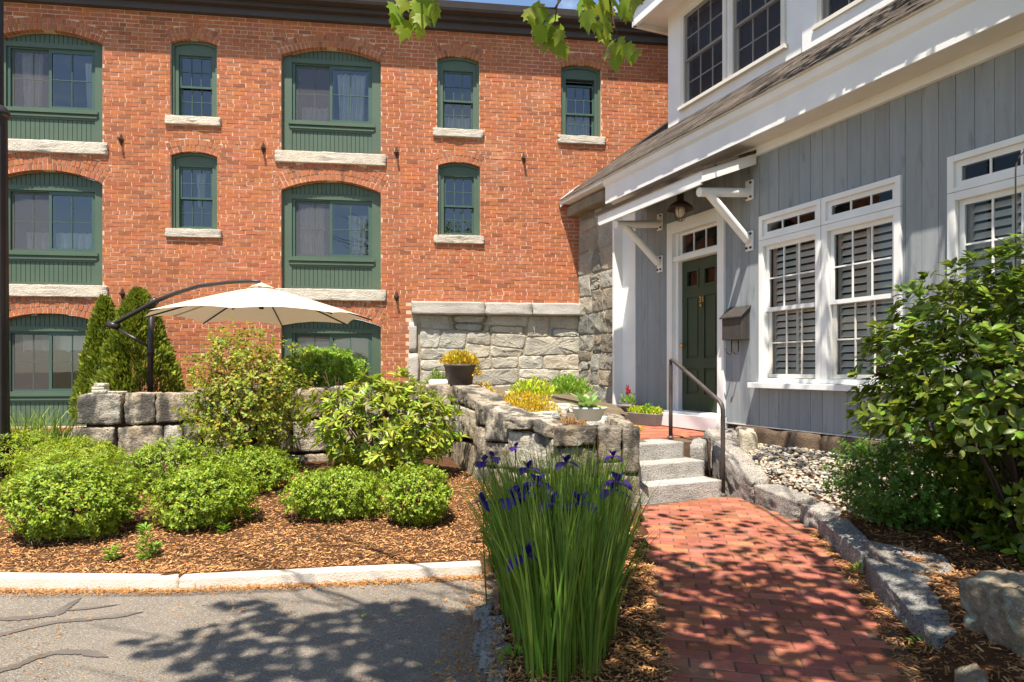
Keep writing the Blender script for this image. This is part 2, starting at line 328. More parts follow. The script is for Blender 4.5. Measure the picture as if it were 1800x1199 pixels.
def bush(name, label, cat, base, rx, ry, h, n, ll, m, group=None, w=.5, amp=.28, seed=1, T=None, boxy=2.0, nind=0, shell=.55, up=.5, stems=7, span=0, trim=None, tlo=.6, thi=1.25, hue=.12, twig=TWIG, whorl=0, sr=1.0):
    o = empty(name, base, 0, label, cat, group); T = T or T_small(w)
    k = n if not whorl else n // whorl
    d = rand_unit(k)
    rad = lumpy(d, seed, amp) * (shell + (1 - shell) * rng.random(k) ** .4)
    P = d * rad[:, None] * np.array([rx, ry, h / 2]) + np.array([0, 0, h * .52])
    P *= (1 / np.sum(np.abs(d) ** boxy, axis=1) ** (1 / boxy))[:, None] if boxy != 2 else 1.0
    if boxy != 2: P[:, 2] += h * .52 * (1 - 1 / np.sum(np.abs(d) ** boxy, axis=1) ** (1 / boxy))
    P[:, 2] = np.maximum(P[:, 2], .02 + .05 * rng.random(k))
    if trim is not None:
        kp = trim(P); P, d = P[kp], d[kp]; k = len(P)
    if whorl:
        ax = d * .8 + np.array([0, 0, .7]) + rng.normal(0, .25, (k, 3)); ax /= np.linalg.norm(ax, axis=1, keepdims=True)
        P = np.repeat(P, whorl, 0); axr = np.repeat(ax, whorl, 0); r0 = rng.normal(size=(len(P), 3)); rad_ = np.cross(axr, r0); rad_ /= np.linalg.norm(rad_, axis=1, keepdims=True)
        Dv = rad_ * rng.uniform(.7, 1.1, (len(P), 1)) + axr * rng.uniform(.1, .8, (len(P), 1)); Nv = axr - .3 * rad_; P = P + rad_ * ll * .08 + axr * (rng.random((len(P), 1)) * span)
    else:
        Dv = d + rng.normal(0, .7, (k, 3)) + np.array([0, 0, up]); Nv = d * .6 + np.array([0, 0, .8]) + rng.normal(0, .45, (k, 3))
    nn = len(P); Rm = rots(Dv, Nv); S = ll * rng.uniform(.65, 1.2, nn)
    Pw = P + np.array(base)
    # place in world, then shift to the local frame of the base
    if nind:
        idx = np.argsort(np.linalg.norm(Pw - np.array([0, 0, ZC]), axis=1))
        P, Rm, S = P[idx], Rm[idx], S[idx]
    leafs = tintvar(nn, tlo, thi, hue)
    if nind:
        ms = [np_mesh('leaf', T[0], T[1], m, np.tile(leafs[q], (len(T[1]), 1)), True) for q in range(10)]
        for i in range(min(nind, nn)):
            q = link('leaf', ms[i % 10], o); M4 = Matrix.Identity(4)
            for a in range(3):
                for b in range(3): M4[a][b] = float(Rm[i][a][b] * S[i])
                M4[a][3] = float(P[i][a])
            q.matrix_local = M4
    s0 = min(nind, nn)
    V, Fc = scatter(P[s0:], Rm[s0:], S[s0:], T)
    link('foliage', np_mesh('foliage', V, Fc, m, np.repeat(leafs[s0:], len(T[1]), axis=0), len(T[1]) > 4), o, 'stuff')
    if stems:
        b = MB()
        for i in range(stems):
            a = rng.uniform(0, 6.283); q = rng.uniform(.35, .8); e = Vector((math.cos(a) * rx * q, math.sin(a) * ry * q, h * rng.uniform(.55, .9)))
            mid = Vector((e.x * .45 + rng.normal(0, .03), e.y * .45 + rng.normal(0, .03), e.z * .5)); r = .006 + .012 * h
            r *= sr; b.tube([(e.x * .08, e.y * .08, -.03), mid, e], [r, r * .7, r * .3], 6)
            for q2 in range(3):
                e2 = e + Vector(rand_unit(1)[0]) * (.3 * rx); b.tube([mid.lerp(e, .3 + .25 * q2), e2], [r * .4, r * .15], 5)
        b.build('stem', twig, o, True)
    return o
def fbm(v, o=4):
    s = 0; a = 1
    for k in range(o): s += a * mnoise.noise(v); v = v * 2.03 + Vector((3.1, 1.7, 5.2)); a *= .5
    return s
def stone(name, P8, m, parent=None, n=6, amp=.02, rnd=.35, freq=5, tint=(1, 1, 1), origin=None):
    """rough block filling the hexahedron P8 (bottom ring 0-3, top ring 4-7), edges rounded, faces uneven"""
    P8 = [Vector(p) for p in P8]; c = sum(P8, Vector()) / 8; org = Vector(origin) if origin is not None else Vector()
    def tri(u, v, w):
        a = P8[0].lerp(P8[1], u).lerp(P8[3].lerp(P8[2], u), v); b = P8[4].lerp(P8[5], u).lerp(P8[7].lerp(P8[6], u), v); return a.lerp(b, w)
    key = {}; V = []; Fc = []
    ext = min((P8[1] - P8[0]).length, (P8[3] - P8[0]).length, (P8[4] - P8[0]).length)
    def vid(i, j, k):
        if (i, j, k) in key: return key[(i, j, k)]
        u, v, w = (2 * i / n - 1, 2 * j / n - 1, 2 * k / n - 1)
        # cube -> rounded cube
        L = max(1e-6, (abs(u) ** 5 + abs(v) ** 5 + abs(w) ** 5) ** .2); q = rnd
        u2, v2, w2 = (u * ((1 - q) + q / L), v * ((1 - q) + q / L), w * ((1 - q) + q / L))
        p = tri((u2 + 1) / 2, (v2 + 1) / 2, (w2 + 1) / 2)
        d = (p - c); d = d.normalized() if d.length > 0 else d
        p = p + d * amp * (fbm(p * freq) * .8 + .45 * fbm(p * freq * 3.3, 3) - .5 * max(0, .12 - abs(mnoise.noise(p * freq * 1.3))) / .12)
        key[(i, j, k)] = len(V); V.append(tuple(p - org)); return key[(i, j, k)]
    for i in range(n):
        for j in range(n):
            Fc.append((vid(i, j, 0), vid(i, j + 1, 0), vid(i + 1, j + 1, 0), vid(i + 1, j, 0))); Fc.append((vid(i, j, n), vid(i + 1, j, n), vid(i + 1, j + 1, n), vid(i, j + 1, n)))
            Fc.append((vid(i, 0, j), vid(i + 1, 0, j), vid(i + 1, 0, j + 1), vid(i, 0, j + 1))); Fc.append((vid(i, n, j), vid(i, n, j + 1), vid(i + 1, n, j + 1), vid(i + 1, n, j)))
            Fc.append((vid(0, i, j), vid(0, i, j + 1), vid(0, i + 1, j + 1), vid(0, i + 1, j))); Fc.append((vid(n, i, j), vid(n, i + 1, j), vid(n, i + 1, j + 1), vid(n, i, j + 1)))
    me = bpy.data.meshes.new(name); me.from_pydata(V, [], Fc); me.materials.append(m); set_tint(me, tint)
    me.polygons.foreach_set('use_smooth', [True] * len(me.polygons))
    o = link(name, me, parent)
    if origin is not None and parent is None: o.location = org
    return o
def boxP8(x0, x1, y0, y1, z0, z1): return [(x0, y0, z0), (x1, y0, z0), (x1, y1, z0), (x0, y1, z0), (x0, y0, z1), (x1, y0, z1), (x1, y1, z1), (x0, y1, z1)]
def gtint(lo=.8, hi=1.15, warm=.06):
    b = random.uniform(lo, hi); w = random.uniform(-warm, warm); return (b * (1 + w), b, b * (1 - w))

# ---------------------------------------------------------------- terrain
def wall_x(y): return (W0.x + DH.x * (y - W0.y) / DH.y)
PATH_L = [(2.0, .52), (2.81, .66), (3.76, .80), (5.0, 1.03), (6.5, 1.25), (6.9, 1.32)]
PATH_R = [(2.0, 1.40), (2.81, 1.73), (3.42, 1.95), (4.28, 2.22), (5.5, 2.50), (6.6, 2.42), (7.3, 2.30)]
def interp(tab, y):
    if y <= tab[0][0]: return tab[0][1]
    for (a, xa), (b, xb) in zip(tab, tab[1:]):
        if y <= b: return xa + (xb - xa) * (y - a) / (b - a)
    return tab[-1][1]
ZPATH = -.14; ZDRIVE = -.20
def h_left(x, y):
    if x < -.06 and y < (4.135 + max(0, x + 2.12) * .159 - min(0, x + 2.12) * .027) + .07: return -.32
    if x > interp(PATH_L, y) + .03 and y < 6.9: return -.26
    z = -.135 + .052 * max(0, y - 4.3)
    if x > -.2: z = min(z, -.10)
    return z + .022 * mnoise.noise(Vector((x * 2, y * 2, 0))) + .01 * mnoise.noise(Vector((x * 7, y * 7, 2)))
def h_right(x, y):
    dw = (wall_x(y) - x) * DH.y; z = max(.03, .33 - .30 * dw); k = min(1, max(0, (x - interp(PATH_R, y) - .06) / .24)); z = (ZPATH - .014) * (1 - k) + z * k
    return z + .02 * mnoise.noise(Vector((x * 2, y * 2, 5))) + .008 * mnoise.noise(Vector((x * 8, y * 8, 2)))
def sheet(name, x0, x1, y0, y1, st, hf, m, keep=None):
    nx = int((x1 - x0) / st) + 1; ny = int((y1 - y0) / st) + 1; V = []; Fc = []
    for j in range(ny + 1):
        for i in range(nx + 1):
            x = x0 + (x1 - x0) * i / nx; y = y0 + (y1 - y0) * j / ny; V.append((x, y, hf(x, y)))
    for j in range(ny):
        for i in range(nx):
            a = j * (nx + 1) + i; q = (a, a + 1, a + nx + 2, a + nx + 1)
            if keep is None or keep(*(sum(V[k][c] for k in q) / 4 for c in (0, 1))): Fc.append(q)
    return link(name, np_mesh(name, V, Fc, m, None, True), None, 'structure')
g = MB(); g.face([(-400, -400, -.42), (400, -400, -.42), (400, 400, -.42), (-400, 400, -.42)]); g.build('ground', GROUND, None, False, 'structure')
# driveway: one sheet with a slightly uneven surface
def h_drive(x, y): return ZDRIVE + .012 * mnoise.noise(Vector((x * .8, y * .8, 9)))
sheet('driveway', -14, -.08, -9, 4.62, .12, h_drive, ASPHALT)
sheet('mulch_bed', -9, 1.4, 1.9, 9.0, .075, h_left, SOIL)
sheet('side_bed', 1.2, 6.4, 1.2, 8.6, .08, h_right, SOIL, lambda x, y: x < wall_x(y) + .05 and x > interp(PATH_R, y) - .08)
RETAIN = [(-5.2, 7.75), (-.80, 8.35), (-.42, 7.2), (-.05, 6.45), (.40, 6.15), (1.20, 6.05)]    # front foot of the dry stone wall
def wall_y(x): return interp([(-9, 7.7)] + [(p[0], p[1]) for p in RETAIN[:2]], x) if False else None
def h_patio(x, y):
    z = .80 + .05 * (y - 8) if x < -.9 else max(.50, min(.88, .58 + .10 * (y - 6.3)) - max(0, x - .3) * .18)
    return z + .015 * mnoise.noise(Vector((x * 2, y * 2, 1)))
def in_patio(x, y):
    if x < -5.0 or y > 12.2: return False
    fy = [(-5.2, 7.95), (-.8, 8.55), (-.42, 7.5), (.0, 6.75), (.42, 6.45), (1.25, 6.35)]
    for (xa, ya), (xb, yb) in zip(fy, fy[1:]):
        if xa <= x <= xb and y < ya + (yb - ya) * (x - xa) / (xb - xa): return False
    return x < 1.22 + .10 * (y - 6.05)
sheet('patio_ground', -5.1, 1.9, 6.3, 12.2, .12, h_patio, PATIO, in_patio)
g = MB(); g.face([(-14, 7.6, .02), (-4.6, 7.6, .02), (-4.6, 12, .22), (-14, 12, .22)]); g.build('lawn_strip', GROUND, None, False, 'structure')
# tar filled cracks on the driveway
def strip(name, pts, wd, m, z=.006):
    b = MB(); P = [onz(x, y, ZDRIVE) for x, y in pts]; q = []
    fine = []
    for i in range(len(P) - 1):
        for k in range(24): fine.append(P[i].lerp(P[i + 1], k / 24))
    fine.append(P[-1]); L = []; Rr = []
    for i, p in enumerate(fine):
        d = (fine[min(i + 1, len(fine) - 1)] - fine[max(i - 1, 0)]).normalized(); nrm = Vector((-d.y, d.x, 0)); w = wd * .8 * (1 + .35 * mnoise.noise(p * 6)) * min(1, .12 + .06 * min(i, len(fine) - 1 - i))
        L.append(p + nrm * w * (1 + .55 * mnoise.noise(p * 55))); Rr.append(p - nrm * w * (1 + .55 * mnoise.noise(p * 55 + Vector((9, 3, 1)))))
    for q in L + Rr: q.z = h_drive(q.x, q.y) + .005
    for i in range(len(fine) - 1): b.face([Rr[i], Rr[i + 1], L[i + 1], L[i]])
    return b.build(name, m)
driveo = bpy.data.objects['driveway']
for pts, wd in (([(-40, 1128), (40, 1107), (100, 1094), (160, 1090), (205, 1086), (253, 1078)], .030), ([(-30, 1088), (50, 1086), (100, 1080), (118, 1066), (143, 1051)], .036),
                ([(112, 1074), (160, 1070), (213, 1064)], .020), ([(-40, 1190), (20, 1178), (60, 1160), (100, 1150), (150, 1151), (190, 1160)], .034)):
    o = strip('tar_patch', pts, wd, TAR); o.parent = driveo

# ---------------------------------------------------------------- brick building
bld = empty('brick_building', Q0, A_, 'long three storey red brick mill building with green arched windows', 'building')
PW = .2155; PH = .0697
SMIN, SMAX, ZTOP = -11.5, 3.2, 7.22
OPEN = []   # (xc, w, zb, zs, rise, rings)
for fl, (zb, zs, rise) in enumerate(((.26, 1.96, .17), (2.60, 4.30, .19), (4.97, 6.62, .18))):
    for xc in (-9.03, -4.475): OPEN.append((xc, 1.69, zb, zs, rise, 2 if fl == 2 else 3, 'big', fl))
for xc, zb in ((-6.745, 5.48), (-6.74, 3.58), (-2.275, 5.48), (-2.26, 3.59), (-.036, 5.46)): OPEN.append((xc, .75, zb, zb + 1.235, .08, 2, 'small', 0))
RING = .108
def arcgeo(w, zs, rise):
    Rr = (w * w / 4 + rise * rise) / (2 * rise); return Rr, zs + rise - Rr
def excl(op, z):
    xc, w, zb, zs, rise, rings = op[:6]
    if z < zb - .002: return 0
    Rr, cz = arcgeo(w, zs, rise); Ro = Rr + RING * rings; sa = w / 2 / Rr; zsk = cz + Ro * math.cos(math.asin(sa))
    if z > cz + Ro: return 0
    hwid = w / 2 + .002
    if z > zs: hwid = min(Ro * sa + .0, (z - cz) * math.tan(math.asin(sa))) if z < zsk else math.sqrt(max(0, Ro * Ro - (z - cz) ** 2))
    return hwid
# mortar bed behind the bricks, cut around the openings
mb = MB()
xs = sorted({SMIN, SMAX, *(o[0] - o[1] / 2 for o in OPEN), *(o[0] + o[1] / 2 for o in OPEN)}); zs_ = sorted({-.3, ZTOP, *(o[2] for o in OPEN), *(o[3] + o[4] for o in OPEN)})
for x0, x1 in zip(xs, xs[1:]):
    for z0, z1 in zip(zs_, zs_[1:]):
        xm, zm = (x0 + x1) / 2, (z0 + z1) / 2
        if any(abs(xm - o[0]) < o[1] / 2 and o[2] < zm < o[3] + o[4] for o in OPEN): continue
        mb.box(x0, x1, .0035, .34, z0, z1)
for o in OPEN:
    Rr, cz = arcgeo(o[1], o[3], o[4]); sa = math.asin(o[1] / 2 / Rr); n = 14; Ro = Rr + RING * o[5] - .004
    A = [sa * (2 * k / n - 1) for k in range(n + 1)]
    poly = [(o[0] + (Rr + .008) * math.sin(a), cz + (Rr + .008) * math.cos(a)) for a in A] + [(o[0] + Ro * math.sin(a), cz + Ro * math.cos(a)) for a in reversed(A)]
    for k in range(n):
        mb.prism([poly[k], poly[k + 1], poly[2 * n + 1 - k - 1], poly[2 * n + 1 - k]], .0035, .20)
mb.build('mortar_bed', MORTAR, bld)
stoneS0, stoneS1, stoneZ = -3.105, .0, 2.40
BRV = []   # (x0,x1,z0,z1)
row = 0; z = -.25
while z < ZTOP - .05:
    zc_ = z + PH / 2; header = (row % 9 == 4)
    pitch = PW / 2 if header else PW; off = (row % 2) * PW / 2 + (.03 if header else 0) + random.uniform(-.012, .012)
    x = SMIN + off - PW
    while x < SMAX:
        j = .0064; x0 = x + j + random.uniform(-.003, .003); x1 = x + pitch - j + random.uniform(-.003, .003)
        segs = [(x0, x1)]
        for o in OPEN:
            e = excl(o, zc_)
            if e <= 0: continue
            a, b = o[0] - e, o[0] + e; ns = []
            for s0, s1 in segs:
                if s1 <= a or s0 >= b: ns.append((s0, s1)); continue
                if s0 < a: ns.append((s0, a))
                if s1 > b: ns.append((b, s1))
            segs = ns
        for s0, s1 in segs:
            if s1 - s0 < .02 or (s0 > stoneS0 - .1 and s1 < stoneS1 + .3 and zc_ < stoneZ): continue
            BRV.append((s0, s1, z + .0058 + random.uniform(-.001, .001), z + PH - .0058 + random.uniform(-.0015, .0015)))
        x += pitch
    z += PH; row += 1
def brick_tint():
    r = random.random()
    if r < .06: k = random.uniform(.62, .76); return (k, k * 1.08, k * 1.2)
    if r < .14: k = random.uniform(.88, .98); return (k, k * 1.12, k * 1.2)
    if r < .22: return (1.08, 1.07, .88)
    k = random.uniform(.89, 1.10); return (k, k * random.uniform(.92, 1.1), k * random.uniform(.9, 1.12))
def brick_into(b, x0, x1, z0, z1, tint):
    def jz(): return random.uniform(-.0022, .0022)
    dy = random.uniform(-.005, .001)
    p = [(x0 + jz(), dy + jz(), z0 + jz()), (x1 + jz(), dy + jz(), z0 + jz()), (x1, .105, z0), (x0, .105, z0), (x0 + jz(), dy + jz(), z1 + jz()), (x1 + jz(), dy + jz(), z1 + jz()), (x1, .105, z1), (x0, .105, z1)]
    b.hexa(p, tint)
fullb = [b for b in BRV if abs((b[1] - b[0]) - (PW - .0128)) < .008 and -8.12 < b[0] < -7.05 and b[2] > 1.55]
fullb.sort(key=lambda b: (b[0] + b[1]) * .5); singles = set(fullb[:300])
variants = []
for k in range(14):
    b = MB(); brick_into(b, -(PW - .0128) / 2, (PW - .0128) / 2, -(PH - .0116) / 2, (PH - .0116) / 2, brick_tint())
    me = bpy.data.meshes.new('brick'); me.from_pydata(b.v, [], b.f); me.materials.append(BRICK); set_tint(me, None, b.t); variants.append(me)
joined = MB()
for b in BRV:
    if b in singles:
        o = link('brick', random.choice(variants), bld); o.location = ((b[0] + b[1]) / 2, 0, (b[2] + b[3]) / 2)
    else: brick_into(joined, *b, brick_tint())
joined.build('brickwork', BRICK, bld, False, 'stuff')
for o in OPEN:     # arch bricks
    Rr, cz = arcgeo(o[1], o[3], o[4]); sa = math.asin(o[1] / 2 / Rr); b = MB()
    for r in range(o[5]):
        ri = Rr + r * RING + (.002 if r == 0 else .007); ro = Rr + (r + 1) * RING - .007; n = int(round(2 * sa * (ri + ro) / 2 / .0735))
        for k in range(n):
            a0 = -sa + 2 * sa * k / n + .0075 / ri; a1 = -sa + 2 * sa * (k + 1) / n - .0075 / ri; dy = random.uniform(-.004, .003)
            q = [(o[0] + rr * math.sin(a), cz + rr * math.cos(a)) for rr, a in ((ri, a0), (ri, a1), (ro, a1), (ro, a0))]
            b.prism(q, dy - .002, .10, brick_tint())
    b.build('arch_bricks', BRICK, bld, False, 'stuff')
# eave
g = MB(); g.box(SMIN, SMAX, -.10, .3, 7.215, 7.33); g.box(SMIN, SMAX, -.20, .3, 7.33, 7.40); g.build('eave_trim', GUTTER, bld)
g = MB(); g.prism([(0, 0), (.15, 0), (.15, .14), (.135, .14), (.135, .015), (.02, .015), (-.03, .14), (-.045, .14), (-.02, .04)], 0, 1)
g.v = [(SMIN + (SMAX - SMIN) * y, -.21 - .145 + x, 7.405 + zz) for (x, y, zz) in g.v]; g.build('gutter', GUTTER, bld)
g = MB(); g.face([(SMIN, -.24, 7.50), (SMAX, -.24, 7.50), (SMAX, 3.6, 8.3), (SMIN, 3.6, 8.3)]); g.build('roof', SHINGLE, bld)
for s, z in ((-7.89, 5.03), (-5.61, 4.99), (-3.36, 5.01), (-1.10, 5.0), (-7.87, 2.46), (-3.36, 2.48)):     # wall anchors: iron stars seen edge on
    g = MB(); r = [(s, z + .12), (s + .045, z + .01), (s, z - .10), (s - .045, z + .01)]
    for k in range(4): g.face([(s, -.085, z + .01), (r[(k + 1) % 4][0], -.008, r[(k + 1) % 4][1]), (r[k][0], -.008, r[k][1])])
    g.tube([(s, -.12, z), (s, .02, z)], .020, 8); g.build('wall_anchor', IRON, bld)
# stone lower wall with granite cap
lw = MB(); lw.box(stoneS0, stoneS1 + .2, .0, .3, -.2, stoneZ - .01); lw.build('stone_backing', MORTAR2, bld)
sx = stoneS0
for wdt in (1.30, .85, .97):
    stone('cap_stone', boxP8(sx + .004, sx + wdt - .004, -.15, .2, 2.175 + random.uniform(-.01, .01), stoneZ - .003), GRANITE, bld, 8, .022, .12, 5, gtint(.9, 1.1)); sx += wdt
def clip(poly, n, c):
    out = []; L = len(poly)
    for i in range(L):
        p, q = poly[i], poly[(i + 1) % L]; dp = p[0] * n[0] + p[1] * n[1] - c; dq = q[0] * n[0] + q[1] * n[1] - c
        if dp <= 0: out.append(p)
        if dp * dq < 0: t = dp / (dp - dq); out.append((p[0] + (q[0] - p[0]) * t, p[1] + (q[1] - p[1]) * t))
    return out
def rubble(poly, amin, bias=1.5, depth=0):
    xs_ = [p[0] for p in poly]; zz_ = [p[1] for p in poly]; w, h_ = max(xs_) - min(xs_), max(zz_) - min(zz_)
    if w * h_ < amin * random.uniform(.7, 2.4) or depth > 9: return [poly]
    f_ = random.uniform(.35, .65)
    if w > h_ * bias * random.uniform(.8, 1.3): a = random.gauss(0, .16); n = (math.cos(a), math.sin(a)); c = (min(xs_) + w * f_) * n[0] + (min(zz_) + h_ / 2) * n[1]
    else: a = random.gauss(0, .06); n = (math.sin(a), math.cos(a)); c = (min(xs_) + w / 2) * n[0] + (min(zz_) + h_ * f_) * n[1]
    A, B2 = clip(poly, n, c), clip(poly, (-n[0], -n[1]), -c)
    if len(A) < 3 or len(B2) < 3: return [poly]
    return rubble(A, amin, bias, depth + 1) + rubble(B2, amin, bias, depth + 1)
def rubble_stone(name, poly, yf, yb, m, parent, gap=.006, bulge=.03, tint=(1, 1, 1)):
    cxp = sum(p[0] for p in poly) / len(poly); czp = sum(p[1] for p in poly) / len(poly); pts = []
    for i in range(len(poly)):
        p, q = poly[i], poly[(i + 1) % len(poly)]; L = math.hypot(q[0] - p[0], q[1] - p[1]); k = max(2, int(L / .045)); pts += [(p[0] + (q[0] - p[0]) * t / k, p[1] + (q[1] - p[1]) * t / k) for t in range(k)]
    for _ in range(1): pts = [((pts[i - 1][0] + 2 * pts[i][0] + pts[(i + 1) % len(pts)][0]) / 4, (pts[i - 1][1] + 2 * pts[i][1] + pts[(i + 1) % len(pts)][1]) / 4) for i in range(len(pts))]
    n = len(pts); rad = max(.03, min(math.hypot(x - cxp, z_ - czp) for x, z_ in pts)); b = MB(); rings = []
    for sc, dy in ((1 - gap / rad, yb), (1 - gap / rad, yf + .012), (1 - (gap + .012) / rad, yf), (.82, yf), (.60, yf), (.34, yf)):
        ring = []
        for x, z_ in pts:
            X, Z_ = cxp + (x - cxp) * sc, czp + (z_ - czp) * sc; q = Vector((X, 0, Z_)); y = dy
            if dy == yf: y = yf - bulge * (.25 * (1 - sc) + .55 * fbm(q * 6) + .35 * fbm(q * 19, 2))
            ring.append((X, y, Z_))
        rings.append(len(b.v)); b.v += ring
    c = len(b.v); b.v.append((cxp, yf - bulge * .3, czp))
    for r0, r1 in zip(rings, rings[1:]):
        for i in range(n): j = (i + 1) % n; b.f.append((r0 + i, r0 + j, r1 + j, r1 + i)); b.t.append(tint)
    for i in range(n): b.f.append((rings[-1] + i, rings[-1] + (i + 1) % n, c)); b.t.append(tint)
    return b.build(name, m, parent, True)
random.seed(21)
for P_ in rubble([(stoneS0 + .15, .5), (.03, .5), (.03, 2.17), (stoneS0 + .15, 2.17)], .19, 2.4): rubble_stone('field_stone', P_, -.012, .1, FIELD, bld, .003, .034, gtint(.88, 1.12, .06))
for i, z0 in enumerate((.4, .95, 1.5)):
    stone('quoin_stone', boxP8(stoneS0 - .06 + .01 * i, stoneS0 + .16 - .03 * i, -.06, .2, z0, z0 + .545), GRANITE, bld, 5, .015, .2, 6, gtint(.9, 1.05))
# windows
def pane_grid(parent, x0, x1, z0, z1, y, cols, rws, fm, fr=.045, dep=.035, mun=.016, glass=GLASS, screen=None, gy=None):
    """a sash: frame, muntins, panes"""
    g = MB(); g.box(x0, x0 + fr, y, y + dep, z0, z1); g.box(x1 - fr, x1, y, y + dep, z0, z1); g.box(x0 + fr, x1 - fr, y + .001, y + dep, z0, z0 + fr); g.box(x0 + fr, x1 - fr, y + .001, y + dep, z1 - fr, z1)
    g.build('sash', fm, parent)
    ix0, ix1, iz0, iz1 = x0 + fr, x1 - fr, z0 + fr, z1 - fr
    for c in range(1, cols):
        xm = ix0 + (ix1 - ix0) * c / cols; q = MB(); q.box(xm - mun / 2, xm + mun / 2, y + .004, y + .022, iz0, iz1); q.build('muntin', fm, parent)
    for r in range(1, rws):
        zm = iz0 + (iz1 - iz0) * r / rws; q = MB(); q.box(ix0, ix1, y + .006, y + .020, zm - mun / 2, zm + mun / 2); q.build('muntin', fm, parent)
    for c in range(cols):
        for r in range(rws):
            a0 = ix0 + (ix1 - ix0) * c / cols; a1 = ix0 + (ix1 - ix0) * (c + 1) / cols; b0 = iz0 + (iz1 - iz0) * r / rws; b1 = iz0 + (iz1 - iz0) * (r + 1) / rws
            q = MB(); t = .0; q.face([(a0, y + .015, b0), (a1, y + .015, b0), (a1, y + .015, b1), (a0, y + .015, b1)]); q.build('pane', glass, parent)
    if screen:
        q = MB(); q.face([(x0 + .01, y - .006, z0 + .01), (x1 - .01, y - .006, z0 + .01), (x1 - .01, y - .006, z1 - .01), (x0 + .01, y - .006, z1 - .01)]); q.build('insect_screen', screen, parent)
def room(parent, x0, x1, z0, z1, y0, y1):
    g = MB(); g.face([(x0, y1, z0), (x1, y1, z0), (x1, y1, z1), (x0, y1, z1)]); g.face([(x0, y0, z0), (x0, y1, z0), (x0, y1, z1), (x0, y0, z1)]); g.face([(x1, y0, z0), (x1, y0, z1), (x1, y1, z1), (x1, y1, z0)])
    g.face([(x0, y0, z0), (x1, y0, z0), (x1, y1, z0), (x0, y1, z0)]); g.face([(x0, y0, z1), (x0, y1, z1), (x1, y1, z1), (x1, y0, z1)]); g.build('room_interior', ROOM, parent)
def beads(g, x0, x1, y, zlo, zhi, pitch=.072):
    n = max(1, int(round((x1 - x0) / pitch)))
    for k in range(n):
        a = x0 + (x1 - x0) * k / n; b = x0 + (x1 - x0) * (k + 1) / n; z1 = zhi(a, b) if callable(zhi) else zhi
        g.box(a + .004, b - .004, y, y + .02, zlo, z1)
def big_window(o, fl):
    xc, w, zb, zs, rise = o[:5]; p = empty('window'); p.parent = bld; Rr, cz = arcgeo(w, zs, rise)
    def top(x, d=.001): return cz + math.sqrt(max(0, (Rr - d) ** 2 - (x - xc) ** 2))
    x0, x1 = xc - w / 2 + .006, xc + w / 2 - .006; y = .10
    g = MB()
    for a, b in ((x0, x0 + .155), (x1 - .155, x1)): g.prism([(a, zb + .003), (b, zb + .003), (b, top(b)), ((a + b) / 2, top((a + b) / 2)), (a, top(a))], y, y + .12)
    g.box(x0 + .155, x1 - .155, y + .001, y + .12, zb + 1.58, zb + 1.66)
    g.box(x0 + .155, x1 - .155, y + .002, y + .12, zb + .003, zb + .055); g.build('frame', GREEN, p)
    g = MB(); g.box(x0 + .10, x1 - .10, y - .035, y + .10, zb + .50, zb + .545); g.box(x0 + .12, x1 - .12, y - .018, y + .10, zb + .435, zb + .47); g.box(x0 + .155, x1 - .155, y + .003, y + .12, zb + .40, zb + .58); g.build('window_ledge', GREEN, p)
    g = MB(); g.box(x0 + .15, x1 - .15, y + .035, y + .06, zb + .05, zb + .41); beads(g, x0 + .155, x1 - .155, y + .018, zb + .055, zb + .40); g.build('beadboard_panel', GREEN, p)
    g = MB(); g.prism([(x0 + .15, zb + 1.655)] + [(x1 - .15, zb + 1.655)] + [(x1 - .15 - (x1 - x0 - .30) * k / 8, top(x1 - .15 - (x1 - x0 - .30) * k / 8)) for k in range(9)], y + .045, y + .07)
    beads(g, x0 + .155, x1 - .155, y + .026, zb + 1.655, lambda a, b: min(top(a), top(b)) - .004); g.build('arch_panel', GREEN, p)
    sx0, sx1 = x0 + .155, x1 - .155; z0, z1 = zb + .58, zb + 1.58; xm = (sx0 + sx1) / 2
    g = MB(); g.box(sx0, sx0 + .05, y + .03, y + .11, z0, z1); g.box(sx1 - .02, sx1, y + .03, y + .11, z0, z1); g.box(sx0, sx1, y + .031, y + .11, z1 - .025, z1); g.build('inner_frame', GREEN2, p)
    pane_grid(p, sx0 + .05, xm + .02, z0, z1 - .025, y + .066, 2, 2, GREEN2, .032, .03, .014, GLASS, SCREEN)
    pane_grid(p, xm - .045, sx1 - .02, z0, z1 - .025, y + .030, 2, 2, GREEN2, .045, .03, .014, GLASS)
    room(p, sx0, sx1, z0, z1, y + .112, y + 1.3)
    return p
